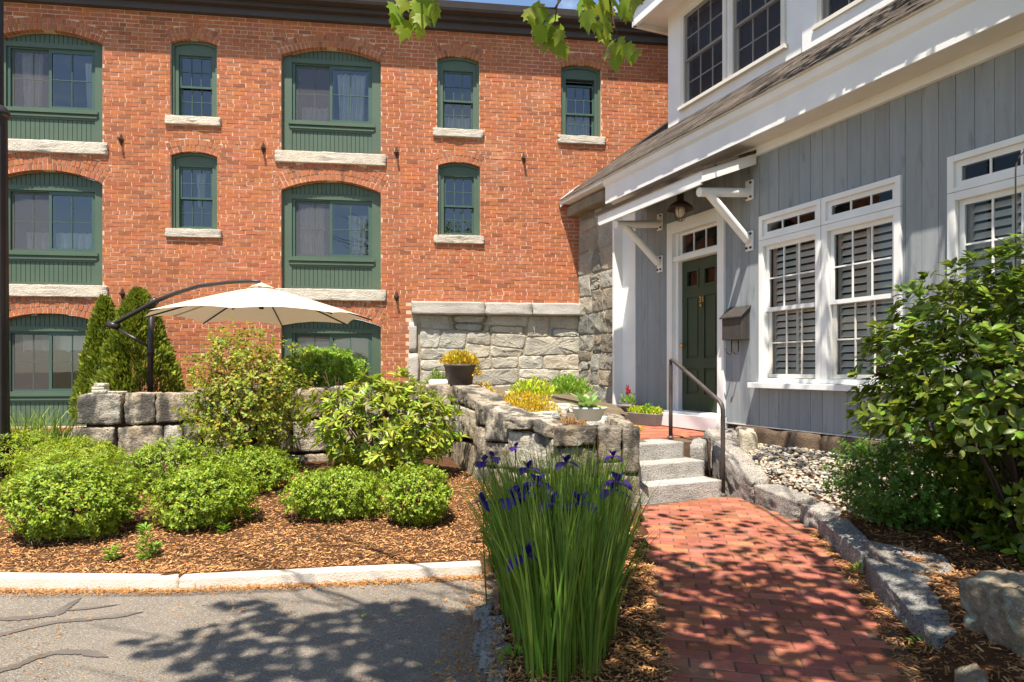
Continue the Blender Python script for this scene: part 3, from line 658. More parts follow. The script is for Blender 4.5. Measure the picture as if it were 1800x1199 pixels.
def small_window(o, opened=0):
    xc, w, zb, zs, rise = o[:5]; p = empty('window'); p.parent = bld; Rr, cz = arcgeo(w, zs, rise)
    def top(x, d=.001): return cz + math.sqrt(max(0, (Rr - d) ** 2 - (x - xc) ** 2))
    x0, x1 = xc - w / 2 + .005, xc + w / 2 - .005; y = .09; zh = zb + 1.08
    g = MB()
    for a, b in ((x0, x0 + .10), (x1 - .10, x1)): g.box(a, b, y, y + .14, zb + .003, zh)
    g.prism([(x0, zh), (x1, zh)] + [(x1 - (x1 - x0) * k / 8, top(x1 - (x1 - x0) * k / 8)) for k in range(9)], y + .003, y + .14)
    g.box(x0 + .10, x1 - .10, y + .002, y + .14, zb + .003, zb + .05)
    g.box(x0, x0 + .04, y - .025, y + .01, zb + .003, zs); g.box(x1 - .04, x1, y - .025, y + .01, zb + .003, zs)
    arc = [(x0 + (x1 - x0) * k / 10, top(x0 + (x1 - x0) * k / 10)) for k in range(11)]
    for (a, za), (b, zb_) in zip(arc, arc[1:]): g.prism([(a, za - .045), (b, zb_ - .045), (b, zb_), (a, za)], y - .026, y + .01)
    g.build('frame', GREEN, p)
    sx0, sx1 = x0 + .10, x1 - .10; zm = zb + .555; dz = .10 if opened else 0
    pane_grid(p, sx0, sx1, zm - .02 - dz, zh - dz, y + .035, 3, 2, GREEN2, .034, .03, .013)
    pane_grid(p, sx0, sx1, zb + .05, zm + .02 - dz, y + .072, 3, 2, GREEN2, .034, .03, .013)
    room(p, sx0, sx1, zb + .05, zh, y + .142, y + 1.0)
    return p
for i, o in enumerate(OPEN):
    if o[6] == 'big': big_window(o, o[7]); hw_, th = o[1] / 2 + .10, .20
    else: small_window(o, i == 10); hw_, th = .45, .145
    if o[2] > 1: stone('sill', boxP8(o[0] - hw_, o[0] + hw_, -.05, .16, o[2] - th, o[2] - .002), SILLST, bld, 16, .020, .12, 9, gtint(.95, 1.1, .03))
def curtain(label, xc, z0, z1, w, y, waves, amp, hem=0, gather=0, m=CURTAIN):
    b = MB(); n = 40; rws = 10; P = []
    for r in range(rws + 1):
        f_ = r / rws; rowp = []
        for k in range(n + 1):
            u = k / n; sp = 1 - gather * (1 - abs(2 * f_ - 1) ** 1.0) * .5
            x = xc + (u - .5) * w * (1 - gather * f_ * .55); zz = z1 + (z0 - z1) * f_
            if hem and r == rws: zz += hem * abs(math.sin(u * math.pi * waves * .5))
            rowp.append((x, y + amp * math.sin(u * waves * 2 * math.pi + f_), zz))
        P.append(rowp)
    for r in range(rws):
        for k in range(n): b.face([P[r][k], P[r + 1][k], P[r + 1][k + 1], P[r][k + 1]])
    o = b.build('curtain', m, None, True); o.matrix_world = bld.matrix_basis @ Matrix.Identity(4)
    o.location = Q0; o.rotation_euler = (0, 0, A_); tag(o, label, 'curtain', 'curtains behind the brick building windows'); return o
curtain('white gathered drape in left sash of leftmost top floor window', -9.42, 5.58, 6.54, .34, .30, 4, .02, 0, .4)
curtain('short white drape hanging at right in leftmost top floor window', -8.50, 5.60, 6.40, .16, .27, 3, .02, .03, .6)
curtain('white cafe curtain low in left sash of middle top floor window', -4.80, 5.56, 5.86, .46, .32, 5, .025, .05)
curtain('white tied back curtain in right sash of middle top floor window', -4.16, 5.56, 6.46, .50, .27, 6, .025, 0, .35)
curtain('yellowish cafe curtain in leftmost window of the middle floor', -8.95, 3.20, 3.52, 1.15, .32, 10, .03, .04)
curtain('long sheer curtain in left sash of middle floor window above parasol', -4.85, 3.2, 4.12, .42, .32, 5, .02)
curtain('bunched white curtain right in middle floor window above parasol', -4.05, 3.2, 3.95, .34, .27, 4, .025, 0, .4)
curtain('white lace valance across the lowest left window', -8.95, 1.50, 1.82, 1.25, .30, 7, .008, .07)
curtain('pale roller blind filling ground floor window behind round shrub', -4.47, .86, 1.82, 1.34, .30, 1, .002)
curtain('white cafe curtain in narrow top window right of the middle arched one', -2.275, 5.55, 5.80, .50, .30, 4, .03, .05)
curtain('striped white curtain in top window nearest the grey house', -.036, 5.53, 5.95, .50, .30, 5, .03)
curtain('thin white drape pulled aside in narrow left middle floor window', -6.72, 4.02, 4.62, .16, .30, 2, .03, 0, .5)

# ---------------------------------------------------------------- grey house (local x = toward the camera end, -y = outward)
house = empty('grey_house', W0, math.atan2(-DH.y, -DH.x), 'grey clapboard house with white trim, shingled eave and dark green door', 'house')
HX = lambda t: -t
WIN = [(-1.09, -2.92, 1.05, 3.03), (-3.36, -5.20, 1.05, 3.06)]     # window groups: t range, z range
DOOR = (.74, -.48, .42, 3.32)
openings = [(-a, -b, z0, z1) for a, b, z0, z1 in WIN + [DOOR]]
g = MB(); g.box(-1.98, 7.2, .05, .25, -.2, 3.9)
# backing cut around openings
g = MB(); xs = sorted({-1.98, 7.2, *(o[0] for o in openings), *(o[1] for o in openings)}); zs_ = sorted({-.2, 3.95, *(o[2] for o in openings), *(o[3] for o in openings)})
for x0, x1 in zip(xs, xs[1:]):
    for z0, z1 in zip(zs_, zs_[1:]):
        if any(o[0] < (x0 + x1) / 2 < o[1] and o[2] < (z0 + z1) / 2 < o[3] for o in openings): continue
        g.box(x0, x1, .024, .20, z0, z1)
g.build('wall_sheathing', DARKWOOD, house)
x = -1.60; k = 0
while x < 7.0:
    wd = .157 + .006 * random.uniform(-1, 1); cuts = sorted({x + .0022, x + wd - .0022, *(c for o in openings for c in (o[0], o[1]) if x + .0022 < c < x + wd - .0022)}); tn = gtint(.92, 1.08, .02); dy = random.uniform(0, .003)
    for c0, c1 in zip(cuts, cuts[1:]):
        segs = [(.528, 3.89)]
        for o in openings:
            if o[0] - 1e-6 < (c0 + c1) / 2 < o[1]:
                ns = []
                for a, b_ in segs:
                    if o[2] > a: ns.append((a, min(b_, o[2])))
                    if o[3] < b_: ns.append((max(a, o[3]), b_))
                segs = ns
        for a, b_ in segs:
            if b_ - a > .01: MB().box(c0, c1, dy, .022, a, b_, tn).build('siding_board', SIDING, house)
    x += wd; k += 1
# corner board, base trim
g = MB(); g.box(-1.985, -1.602, -.014, .03, .46, 3.88); g.build('corner_board', WHITE, house, bevel=.003)
g = MB(); g.box(-2.04, -1.985, -.165, .03, .42, 4.0); g.build('corner_return', WHITE, house, bevel=.003)
g = MB(); g.box(.50, 7.0, -.012, .03, .515, .527); g.build('drip_edge', CREAM, house)
# foundation
fx0 = .72
for wdt in (1.28, 1.35, 1.5, 1.6):
    stone('foundation_stone', boxP8(fx0 + .008, fx0 + wdt - .008, -.045, .2, -.1, .508), BROWNST, house, 8, .02, .12, 5, gtint(.85, 1.15)); fx0 += wdt
# cornice
g = MB(); g.box(-1.90, 7.4, -.36, .03, 3.872, 3.895); g.build('soffit', CREAM, house)
g = MB(); g.box(-1.88, 7.4, -.05, .03, 3.77, 3.871); g.prism([(0, 0), (1, 0), (1, 1)], 0, 1) if False else None
g.build('frieze_board', WHITE, house)
g = MB(); prof = [(-.362, 3.86), (-.362, 4.12), (-.40, 4.16), (-.415, 4.235), (-.02, 4.235), (-.02, 3.896), (-.34, 3.896), (-.34, 3.86)]
def extr(prof, x0, x1, m, name, parent):
    n = len(prof); b = MB(); b.v = [(x0, y, z) for y, z in prof] + [(x1, y, z) for y, z in prof]; b.f = [tuple(range(n)), tuple(reversed(range(n, 2 * n)))] + [(k, n + k, n + (k + 1) % n, (k + 1) % n) for k in range(n)]; b.t = [(1, 1, 1)] * len(b.f)
    return b.build(name, m, parent)
extr(prof, -1.93, 7.4, WHITE, 'fascia', house)
EAVE = (.42, 4.25); PITCH = .78
def roofz(o): return EAVE[1] + PITCH * (EAVE[0] - o)         # o = outward offset
extr([(-.44, 4.236), (-.44, 4.262), (-.40, 4.285), (3.2, roofz(-3.2)), (3.2, roofz(-3.2) - .05), (-.40, 4.240)], -3.36, 7.4, CREAM, 'roof_deck', house)
extr([(-.425, 4.19), (-.425, 4.234), (-.05, 4.234), (-.05, 4.19)], -3.36, -1.935, WHITE, 'eave_board', house)
g = MB(); g.prism([(0, 0), (0, 0), (0, 0)], 0, 0) if False else None
g.hexa([(-3.40, -.44, 4.14), (-3.362, -.44, 4.14), (-3.362, 2.6, 4.14 + PITCH * 3.04), (-3.40, 2.6, 4.14 + PITCH * 3.04), (-3.40, -.44, 4.285), (-3.362, -.44, 4.285), (-3.362, 2.6, 4.285 + PITCH * 3.04), (-3.40, 2.6, 4.285 + PITCH * 3.04)]); g.build('rake_board', WHITE, house)
# shingle courses
g = MB(); o = .455; row = 0
while o > -2.9:
    x = -3.43 + (row % 2) * .11
    while x < 7.4:
        wd = random.uniform(.16, .30); zo = roofz(o) + .040; zi = roofz(o - .22) + .034; th = random.uniform(.008, .016); y0, y1 = -o + random.uniform(-.006, .006), -o + .22; k = random.uniform(.6, 1.5); x1 = min(x + wd, 7.4)
        g.hexa([(x, y0, zo - th), (x1 - .004, y0, zo - th), (x1 - .004, y1, zi - th), (x, y1, zi - th), (x, y0, zo), (x1 - .004, y0, zo), (x1 - .004, y1, zi), (x, y1, zi)], (k, k * .97, k * .93)); x += wd
    o -= .135; row += 1
g.build('shingles', SHINGLE, house, False, 'stuff')
# stone end of the house, proud of the wall
g = MB(); g.box(-3.32, -2.045, -.10, .3, -.2, 4.2); g.build('stone_core', MORTAR2, house)
for P_ in rubble([(-3.33, .3), (-2.05, .3), (-2.05, 4.15), (-3.33, 4.15)], .14, 1.3): rubble_stone('end_wall_stone', P_, -.112, .05, FIELD, house, .004, .04, gtint(.42, .9, .08))
stone('corbel_stone', boxP8(-3.56, -2.10, -.30, .05, 3.98, 4.15), FIELD, house, 7, .012, .15, 6, (.6, .58, .55))
# house windows
def casing(parent, x0, x1, z0, z1, w=.075, y=-.028, d=.10):
    g = MB(); g.box(x0, x0 + w, y, d, z0, z1); g.box(x1 - w, x1, y, d, z0, z1); g.box(x0 + w, x1 - w, y + .001, d, z1 - w, z1); g.box(x0 + w, x1 - w, y + .001, d, z0, z0 + w * .7)
    return g.build('casing', WHITE, parent, bevel=.003)
LV = MB(); LV.hexa([(-.5, -.020, -.030), (.5, -.020, -.030), (.5, .020, .024), (-.5, .020, .024), (-.5, -.020, -.022), (.5, -.020, -.022), (.5, .020, .032), (-.5, .020, .032)])
LVM = bpy.data.meshes.new('shutter_slat'); LVM.from_pydata(LV.v, [], LV.f); LVM.materials.append(LOUVER); set_tint(LVM, None, LV.t)
for a, b, z0, z1 in WIN:
    x0, x1 = -a, -b; xm = (x0 + x1) / 2
    for q0, q1 in ((x0, xm - .004), (xm + .004, x1)):
        p = empty('window'); p.parent = house; zt = 2.735
        casing(p, q0, q1, zt + .004, z1, .055); casing(p, q0, q1, z0, zt, .07)
        pane_grid(p, q0 + .055, q1 - .055, zt + .045, z1 - .055, .005, 3, 1, WHITE, .05, .05, .016, GLASSB)
        zmid = z0 + .86
        pane_grid(p, q0 + .075, q1 - .075, zmid - .02, zt - .07, .022, 3, 2, WHITE, .045, .035, .016, GLASSB)
        pane_grid(p, q0 + .075, q1 - .075, z0 + .055, zmid + .02, .060, 3, 2, CREAM, .045, .035, .016, GLASSB)
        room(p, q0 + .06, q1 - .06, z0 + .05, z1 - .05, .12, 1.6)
        zz = z0 + .13
        while zz < zt - .12:
            for h0, h1 in ((q0 + .13, (q0 + q1) / 2 - .02), ((q0 + q1) / 2 + .02, q1 - .13)):
                o = link('shutter_slat', LVM, p); o.location = ((h0 + h1) / 2, .132, zz); o.scale = (h1 - h0, 1, 1)
            zz += .078
        g = MB()
        for h0 in (q0 + .085, (q0 + q1) / 2 - .02, q1 - .125): g.box(h0, h0 + .04, .118, .146, z0 + .06, zt - .06)
        g.build('shutter_stile', LOUVER, p)
    g = MB(); g.box(x0 - .07, x1 + .06, -.135, .02, z0 - .065, z0 - .004); g.build('window_sill', WHITE, house, bevel=.004)
# door
p = empty('door'); p.parent = house; dx0, dx1 = -DOOR[0], -DOOR[1]
g = MB(); w = .125
g.box(dx0, dx0 + w, -.035, .16, .60, 3.32); g.box(dx1 - w, dx1, -.035, .16, .60, 3.32); g.box(dx0 + w, dx1 - w, -.034, .16, 3.32 - .17, 3.32); g.box(dx0 + w, dx1 - w, -.012, .16, 2.745, 2.82)
g.box(dx0 + w, dx0 + w + .06, .03, .16, .62, 3.15); g.box(dx1 - w - .06, dx1 - w, .03, .16, .62, 3.15); g.build('door_casing', WHITE, p, bevel=.004)
g = MB(); g.box(dx0 - .02, dx1 + .02, -.16, .16, .40, .585); g.box(dx0 + .02, dx1 - .02, -.10, .16, .588, .622); g.build('threshold', WHITE, p, bevel=.004)
sx0, sx1 = dx0 + w + .06, dx1 - w - .06
pane_grid(p, sx0, sx1, 2.822, 3.15, .07, 3, 1, WHITE, .035, .04, .016, GLASSB)
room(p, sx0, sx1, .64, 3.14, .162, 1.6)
g = MB(); yd = .10; cols = ((sx0 + .11, (sx0 + sx1) / 2 - .06), ((sx0 + sx1) / 2 + .06, sx1 - .11)); rws = ((.86, 1.22), (1.36, 2.22), (2.36, 2.60))
xs = sorted({sx0, sx1, *(c for q in cols for c in q)}); zs_ = sorted({.625, 2.742, *(c for q in rws for c in q)})
for x0, x1 in zip(xs, xs[1:]):
    for z0, z1 in zip(zs_, zs_[1:]):
        if any(c[0] < (x0 + x1) / 2 < c[1] for c in cols) and any(r[0] < (z0 + z1) / 2 < r[1] for r in rws): continue
        g.box(x0, x1, yd, yd + .045, z0, z1)
g.build('door_leaf', DOORM, p)
for c in cols:
    for i, r in enumerate(rws):
        if i < 2:
            g = MB(); g.box(c[0], c[1], yd + .018, yd + .04, r[0], r[1]); g.hexa([(c[0] + .03, yd + .018, r[0] + .03), (c[1] - .03, yd + .018, r[0] + .03), (c[1] - .03, yd + .03, r[0] + .03), (c[0] + .03, yd + .03, r[0] + .03), (c[0] + .03, yd + .018, r[1] - .03), (c[1] - .03, yd + .018, r[1] - .03), (c[1] - .03, yd + .03, r[1] - .03), (c[0] + .03, yd + .03, r[1] - .03)])
            g.v[8:] = [(x_, yd + .006 if abs(y_ - (yd + .018)) < 1e-6 else y_, z_) for x_, y_, z_ in g.v[8:]]; g.build('door_panel', DOORM, p)
        else:
            g = MB(); g.box(c[0] - .012, c[0] + .02, yd - .012, yd + .02, r[0] - .012, r[1] + .012); g.box(c[1] - .02, c[1] + .012, yd - .012, yd + .02, r[0] - .012, r[1] + .012); g.box(c[0] + .02, c[1] - .02, yd - .011, yd + .02, r[1] - .02, r[1] + .012); g.box(c[0] + .02, c[1] - .02, yd - .011, yd + .02, r[0] - .012, r[0] + .02); g.build('light_frame', DOORM, p)
            g = MB(); g.face([(c[0] + .02, yd + .02, r[0] + .02), (c[1] - .02, yd + .02, r[0] + .02), (c[1] - .02, yd + .02, r[1] - .02), (c[0] + .02, yd + .02, r[1] - .02)]); g.build('pane', GLASSB, p)
cu = bpy.data.curves.new('num', 'FONT'); cu.body = '31'; cu.size = .115; cu.extrude = .006; cu.align_x = 'CENTER'
to = bpy.data.objects.new('num', cu); COL.objects.link(to); bpy.context.view_layer.update()
me = bpy.data.meshes.new_from_object(to.evaluated_get(bpy.context.evaluated_depsgraph_get())); bpy.data.objects.remove(to)
me.materials.clear(); me.materials.append(GOLD); set_tint(me, None); me.name = 'house_number'
o = link('house_number', me, p); o.location = ((sx0 + sx1) / 2 + .02, yd - .008, 2.13); o.rotation_euler = (R(90), 0, 0)
g = MB(); g.tube([((sx0 + sx1) / 2 + .02, yd - .012, 2.11), ((sx0 + sx1) / 2 + .02, yd - .03, 2.085), ((sx0 + sx1) / 2 + .02, yd - .012, 2.06)], [.012, .018, .008], 8); g.build('knocker', GOLD, p, True)
g = MB(); g.tube([(sx0 + .06, yd, 1.55), (sx0 + .06, yd - .05, 1.55)], .013, 10); g.lathe([(.004, -.03), (.024, -.02), (.03, 0), (.024, .02), (.004, .03)], (sx0 + .06, yd - .06, 1.55), 14); g.build('door_knob', GOLD, p, True)
# porch roof on pipe brackets
p = empty('porch_roof'); p.parent = house; a0, a1 = -1.32, 1.03; ZB, ZFT = 3.80, 3.50; PR = .80
def pr(y): return ZB + (ZFT - ZB) * (-y / PR)
g = MB(); g.hexa([(a0, -PR, ZFT - .03), (a1, -PR, ZFT - .03), (a1, -.03, ZB - .03), (a0, -.03, ZB - .03), (a0, -PR, ZFT), (a1, -PR, ZFT), (a1, -.03, ZB), (a0, -.03, ZB)]); g.build('roof_boards', DARKWOOD, p)
g = MB(); g.box(a0, a1, -PR - .03, -PR - .002, ZFT - .15, ZFT + .012)
for xx in (a0 - .028, a1 + .002): g.hexa([(xx, -PR - .03, ZFT - .13), (xx + .026, -PR - .03, ZFT - .13), (xx + .026, -.03, ZB - .13), (xx, -.03, ZB - .13), (xx, -PR - .03, ZFT + .012), (xx + .026, -PR - .03, ZFT + .012), (xx + .026, -.03, ZB + .012), (xx, -.03, ZB + .012)])
g.build('porch_fascia', WHITE, p)
g = MB(); g.box(a0 - .05, a1 + .05, -PR - .055, -PR - .02, ZFT + .013, ZFT + .05)
for xx in (a0 - .05, a1 + .015): g.hexa([(xx, -PR - .02, ZFT + .013), (xx + .035, -PR - .02, ZFT + .013), (xx + .035, -.03, ZB + .013), (xx, -.03, ZB + .013), (xx, -PR - .02, ZFT + .045), (xx + .035, -PR - .02, ZFT + .045), (xx + .035, -.03, ZB + .045), (xx, -.03, ZB + .045)])
g.build('drip_board', DARKWOOD, p)
row = 0; o = PR + .055
while o > .02:
    x = a0 - .05 + (row % 2) * .10; b = MB()
    while x < a1 + .04:
        x1 = min(x + .21, a1 + .055); zo, zi = pr(-o) + .032, pr(-o + .22) + .024; k = random.uniform(.7, 1.3)
        b.hexa([(x, -o, zo - .014), (x1 - .006, -o, zo - .014), (x1 - .006, -o + .22, zi - .012), (x, -o + .22, zi - .012), (x, -o, zo), (x1 - .006, -o, zo), (x1 - .006, -o + .22, zi), (x, -o + .22, zi)], (k, k, k)); x += .21
    b.build('shingle_course', SHINGLE, p); o -= .15; row += 1
for tt in (-.93, .93):
    x = -tt; b = MB()
    b.tube([(x, -.04, 3.43), (x, -PR + .05, 3.24)] if False else [(x, -.02, 3.36), (x, -PR + .03, 3.29)], .055, 16); b.tube([(x, -PR + .17, 3.29), (x, -.05, 2.78)], .052, 16)
    b.build('bracket_pipe', WHITE, p, False)
    for zc_ in (3.40, 2.78):
        b = MB(); b.box(x - .06, x + .06, -.03, -.002, zc_ - .13, zc_ + .11); b.build('bracket_plate', WHITE, p, bevel=.003)
        for dx, dz in ((-.035, -.095), (.035, -.095), (.035, .075)):
            b = MB(); b.tube([(x + dx, -.045, zc_ + dz), (x + dx, -.028, zc_ + dz)], .016, 8); b.build('bolt', IRON, p)
# lantern
l0 = house.matrix_basis @ Vector((.18, -.40, 0)); lamp = empty('porch_lantern', hw(-.10, 3.18, .42), 0, 'small dark barn style lantern with bulb hanging under the porch roof', 'lantern')
g = MB(); g.lathe([(.005, .40), (.05, .40), (.05, .36), (.045, .34), (.045, .24), (.06, .22)], (0, 0, 0), 20); g.build('socket', IRON, lamp, True)
g = MB(); g.lathe([(.05, .235), (.10, .21), (.15, .165), (.175, .12), (.172, .12), (.145, .16), (.095, .20), (.045, .22)], (0, 0, 0), 28); g.build('shade', IRON, lamp, True)
g = MB(); g.lathe([(.03, .21), (.05, .17), (.065, .12), (.055, .06), (.03, .03), (.002, .02)], (0, 0, 0), 18); g.build('bulb', BULB, lamp, True)
g = MB()
for k in range(6):
    a = math.pi * k / 3; g.tube([(.085 * math.cos(a) * q, .085 * math.sin(a) * q, z) for q, z in ((1, .16), (1.05, .10), (.9, .03), (.5, -.02), (0.05, -.03))], .004, 5)
g.build('guard_wire', IRON, lamp)
# upper storey above the eave
up = empty('upper_storey'); up.parent = house; uy = .65; zb_ = roofz(-.65) - .05; uw = [(-1.24, -.30), (-.13, .80), (1.40, 2.35), (2.55, 3.5)]; wz0, wz1 = 5.32, 6.72
xs = sorted({-1.66, 7.2, *(c for q in uw for c in q)}); g = MB()
for x0, x1 in zip(xs, xs[1:]):
    if any(c[0] < (x0 + x1) / 2 < c[1] for c in uw): g.box(x0, x1, uy, uy + .15, zb_, wz0); g.box(x0, x1, uy, uy + .15, wz1, 7.0)
    else: g.box(x0, x1, uy, uy + .15, zb_, 7.0)
g.box(-1.66, -1.64, uy + .15, 3.4, zb_ + .3, 7.0); g.build('upper_wall', WHITE, up)
g = MB(); g.box(1.14, 7.2, uy - .04, uy - .001, zb_, wz0 - .02); g.box(1.14, 1.36, uy - .04, uy - .001, wz0 - .02, 7.0); g.build('projecting_panel', WHITE, up)
g = MB(); g.box(-1.98, 7.4, uy - .40, 3.6, 6.94, 7.0); g.box(-2.02, 7.4, uy - .44, uy - .38, 6.86, 7.12); g.box(-2.04, -1.98, uy - .44, 3.6, 6.86, 7.12); g.build('upper_eave', WHITE, up)
g = MB(); g.hexa([(-2.07, uy - .48, 7.122), (7.4, uy - .48, 7.122), (7.4, 3.6, 8.4), (-2.07, 3.6, 8.4), (-2.07, uy - .48, 7.15), (7.4, uy - .48, 7.15), (7.4, 3.6, 8.43), (-2.07, 3.6, 8.43)]); g.build('upper_roof', SHINGLE, up)
for c in uw:
    q = empty('window'); q.parent = house
    g = MB(); g.box(c[0] - .05, c[0] + .02, uy - .03, uy + .1, wz0 - .02, wz1 + .05); g.box(c[1] - .02, c[1] + .05, uy - .03, uy + .1, wz0 - .02, wz1 + .05); g.box(c[0] + .02, c[1] - .02, uy - .029, uy + .1, wz1, wz1 + .05); g.box(c[0] - .08, c[1] + .08, uy - .07, uy + .1, wz0 - .05, wz0 - .001); g.build('casing', CREAM, q)
    zm = (wz0 + wz1) / 2
    pane_grid(q, c[0] + .02, c[1] - .02, zm - .02, wz1, uy + .005, 3, 2, CREAM, .035, .03, .016, GLASSB, None)
    pane_grid(q, c[0] + .02, c[1] - .02, wz0, zm + .02, uy + .045, 3, 2, CREAM, .035, .03, .016, GLASSB, None)
    b = MB(); b.face([(c[0] + .02, uy - .004, wz0), (c[1] - .02, uy - .004, wz0), (c[1] - .02, uy - .004, wz1), (c[0] + .02, uy - .004, wz1)]); b.build('insect_screen', SCREEN2, q)
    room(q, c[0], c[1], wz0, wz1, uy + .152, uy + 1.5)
# mailbox
mbx = empty('mailbox', hw(-.745, 1.57, .0), house.rotation_euler.z, 'dark metal mailbox with slanted lid and two newspaper hooks beside door', 'mailbox')
g = MB(); q = MB(); w = .175
prof = [(-.004, 0), (-.135, 0), (-.135, .27), (-.11, .29), (-.004, .40)]
def extr_x(prof, x0, x1, m, name, parent, bevel=0):
    n = len(prof); b = MB(); b.v = [(x0, y, z) for y, z in prof] + [(x1, y, z) for y, z in prof]; b.f = [tuple(range(n)), tuple(reversed(range(n, 2 * n)))] + [(k, n + k, n + (k + 1) % n, (k + 1) % n) for k in range(n)]; b.t = [(1, 1, 1)] * len(b.f)
    return b.build(name, m, parent, bevel=bevel)
extr_x(prof, -w, w, MAILM, 'box', mbx, .006)
extr_x([(-.160, .265), (-.160, .285), (.0, .425), (.0, .405)], -w - .02, w + .02, MAILM, 'lid', mbx, .004)
for xx in (-.06, .06):
    g = MB(); g.tube([(xx, -.08, .0), (xx, -.08, -.13), (xx, -.095, -.165), (xx, -.125, -.175), (xx, -.155, -.155), (xx, -.165, -.12)], .008, 8); g.lathe([(.002, -.014), (.013, 0), (.002, .014)], (xx, -.165, -.108), 8); g.build('newspaper_hook', IRON, mbx, True)
# iron scroll added to imitate a lamp post reflected in the far window
refl = empty('lamp_reflection_scroll', (*(hw(-4.07, 0, .30).xy), .25), 0, 'black scroll shape added to imitate a lamp post reflected in right window', 'imitated reflection')
g = MB(); pts = [(0, 0, -.1), (0, 0, 2.47)] + [(.12 - .12 * math.cos(a), 0, 2.47 + .16 * math.sin(a)) for a in [math.pi * k / 10 for k in range(1, 11)]]
pts += [(.17 - .07 * math.cos(math.pi * (1 + k / 6)) * (1 - k * .02), 0, 2.35 + .07 * math.sin(math.pi * (1 + k / 6)) * (1 - k * .02)) for k in range(1, 13)] if False else []
g.tube(pts, .0055, 8); g.tube([(.13 + (.09 - .008 * k) * math.cos(k * .7), .004, 2.45 + (.09 - .008 * k) * math.sin(k * .7)) for k in range(10)], .006, 6); g.build('scroll', IRON, refl, True); refl.rotation_euler.z = R(-30)

# ---------------------------------------------------------------- dry stone retaining wall
rw = empty('retaining_wall', (0, 0, 0), 0, 'dry laid lichen covered granite retaining wall behind the shrub bed', 'stone wall')
def wp(px, py, seg):
    A = Vector((*RETAIN[seg], 0)); Bv = Vector((*RETAIN[seg + 1], 0)); d = (Bv - A).normalized(); k = (px - CX) / F
    t = (k * A.y - A.x) / (d.x - k * d.y); p = A + d * t; p.z = ZC + (HY - py) / F * p.y; return p, Vector((-d.y, d.x, 0))
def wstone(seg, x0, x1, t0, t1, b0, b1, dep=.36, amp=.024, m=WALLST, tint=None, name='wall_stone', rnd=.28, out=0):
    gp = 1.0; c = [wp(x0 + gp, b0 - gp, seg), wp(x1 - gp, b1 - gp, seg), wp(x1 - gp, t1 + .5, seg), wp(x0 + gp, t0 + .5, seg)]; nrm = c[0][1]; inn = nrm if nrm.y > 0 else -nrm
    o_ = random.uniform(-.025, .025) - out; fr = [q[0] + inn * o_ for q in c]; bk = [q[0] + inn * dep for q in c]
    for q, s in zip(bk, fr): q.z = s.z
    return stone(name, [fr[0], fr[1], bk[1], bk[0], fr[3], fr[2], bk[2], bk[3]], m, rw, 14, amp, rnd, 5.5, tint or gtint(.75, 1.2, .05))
def lin(x, pts):
    return interp(pts, x)
topl = [(128, 692), (345, 690), (500, 682), (680, 676), (792, 675)]; r1 = [(128, 750), (272, 746), (345, 742), (480, 740), (572, 736), (792, 728)]; r2 = [(128, 806), (345, 808), (560, 795), (792, 782)]; r3 = [(128, 868), (792, 840)]
for xs in (((133, 213), (215, 272), (272, 347), (347, 420), (420, 481), (481, 507), (509, 572), (573, 606), (606, 680), (680, 745), (745, 793)),): 
    for a, b in xs: wstone(0, a, b, lin(a, topl), lin(b, topl), lin(a, r1) + random.uniform(-3, 3), lin(b, r1) + random.uniform(-3, 3), .42)
for a, b in ((128, 202), (205, 287), (288, 322), (323, 352), (352, 440), (440, 512), (512, 578), (578, 660), (660, 730), (730, 793)): wstone(0, a, b, lin(a, r1) + 2, lin(b, r1) + 2, lin(a, r2), lin(b, r2), .42)
for a, b in ((128, 180), (180, 280), (280, 380), (380, 470), (470, 580), (580, 690), (690, 793)): wstone(0, a, b, lin(a, r2) + 2, lin(b, r2) + 2, lin(a, r3), lin(b, r3), .42)
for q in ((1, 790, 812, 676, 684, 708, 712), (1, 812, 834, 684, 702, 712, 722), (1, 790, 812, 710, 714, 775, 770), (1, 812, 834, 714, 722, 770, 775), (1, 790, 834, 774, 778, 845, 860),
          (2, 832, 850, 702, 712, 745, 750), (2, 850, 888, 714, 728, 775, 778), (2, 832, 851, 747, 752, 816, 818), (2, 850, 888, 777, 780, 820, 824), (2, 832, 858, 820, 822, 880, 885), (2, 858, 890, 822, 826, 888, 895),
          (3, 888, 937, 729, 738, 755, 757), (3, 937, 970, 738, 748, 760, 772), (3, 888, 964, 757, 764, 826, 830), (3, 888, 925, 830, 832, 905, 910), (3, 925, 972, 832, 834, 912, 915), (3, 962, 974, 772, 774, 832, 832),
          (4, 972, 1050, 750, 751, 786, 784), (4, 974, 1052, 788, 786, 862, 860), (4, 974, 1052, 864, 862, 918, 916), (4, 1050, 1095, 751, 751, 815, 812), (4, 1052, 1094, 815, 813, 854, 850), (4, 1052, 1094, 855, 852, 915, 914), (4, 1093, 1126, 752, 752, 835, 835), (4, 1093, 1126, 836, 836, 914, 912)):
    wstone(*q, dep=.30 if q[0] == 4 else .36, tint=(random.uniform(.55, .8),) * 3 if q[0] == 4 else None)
core = MB()
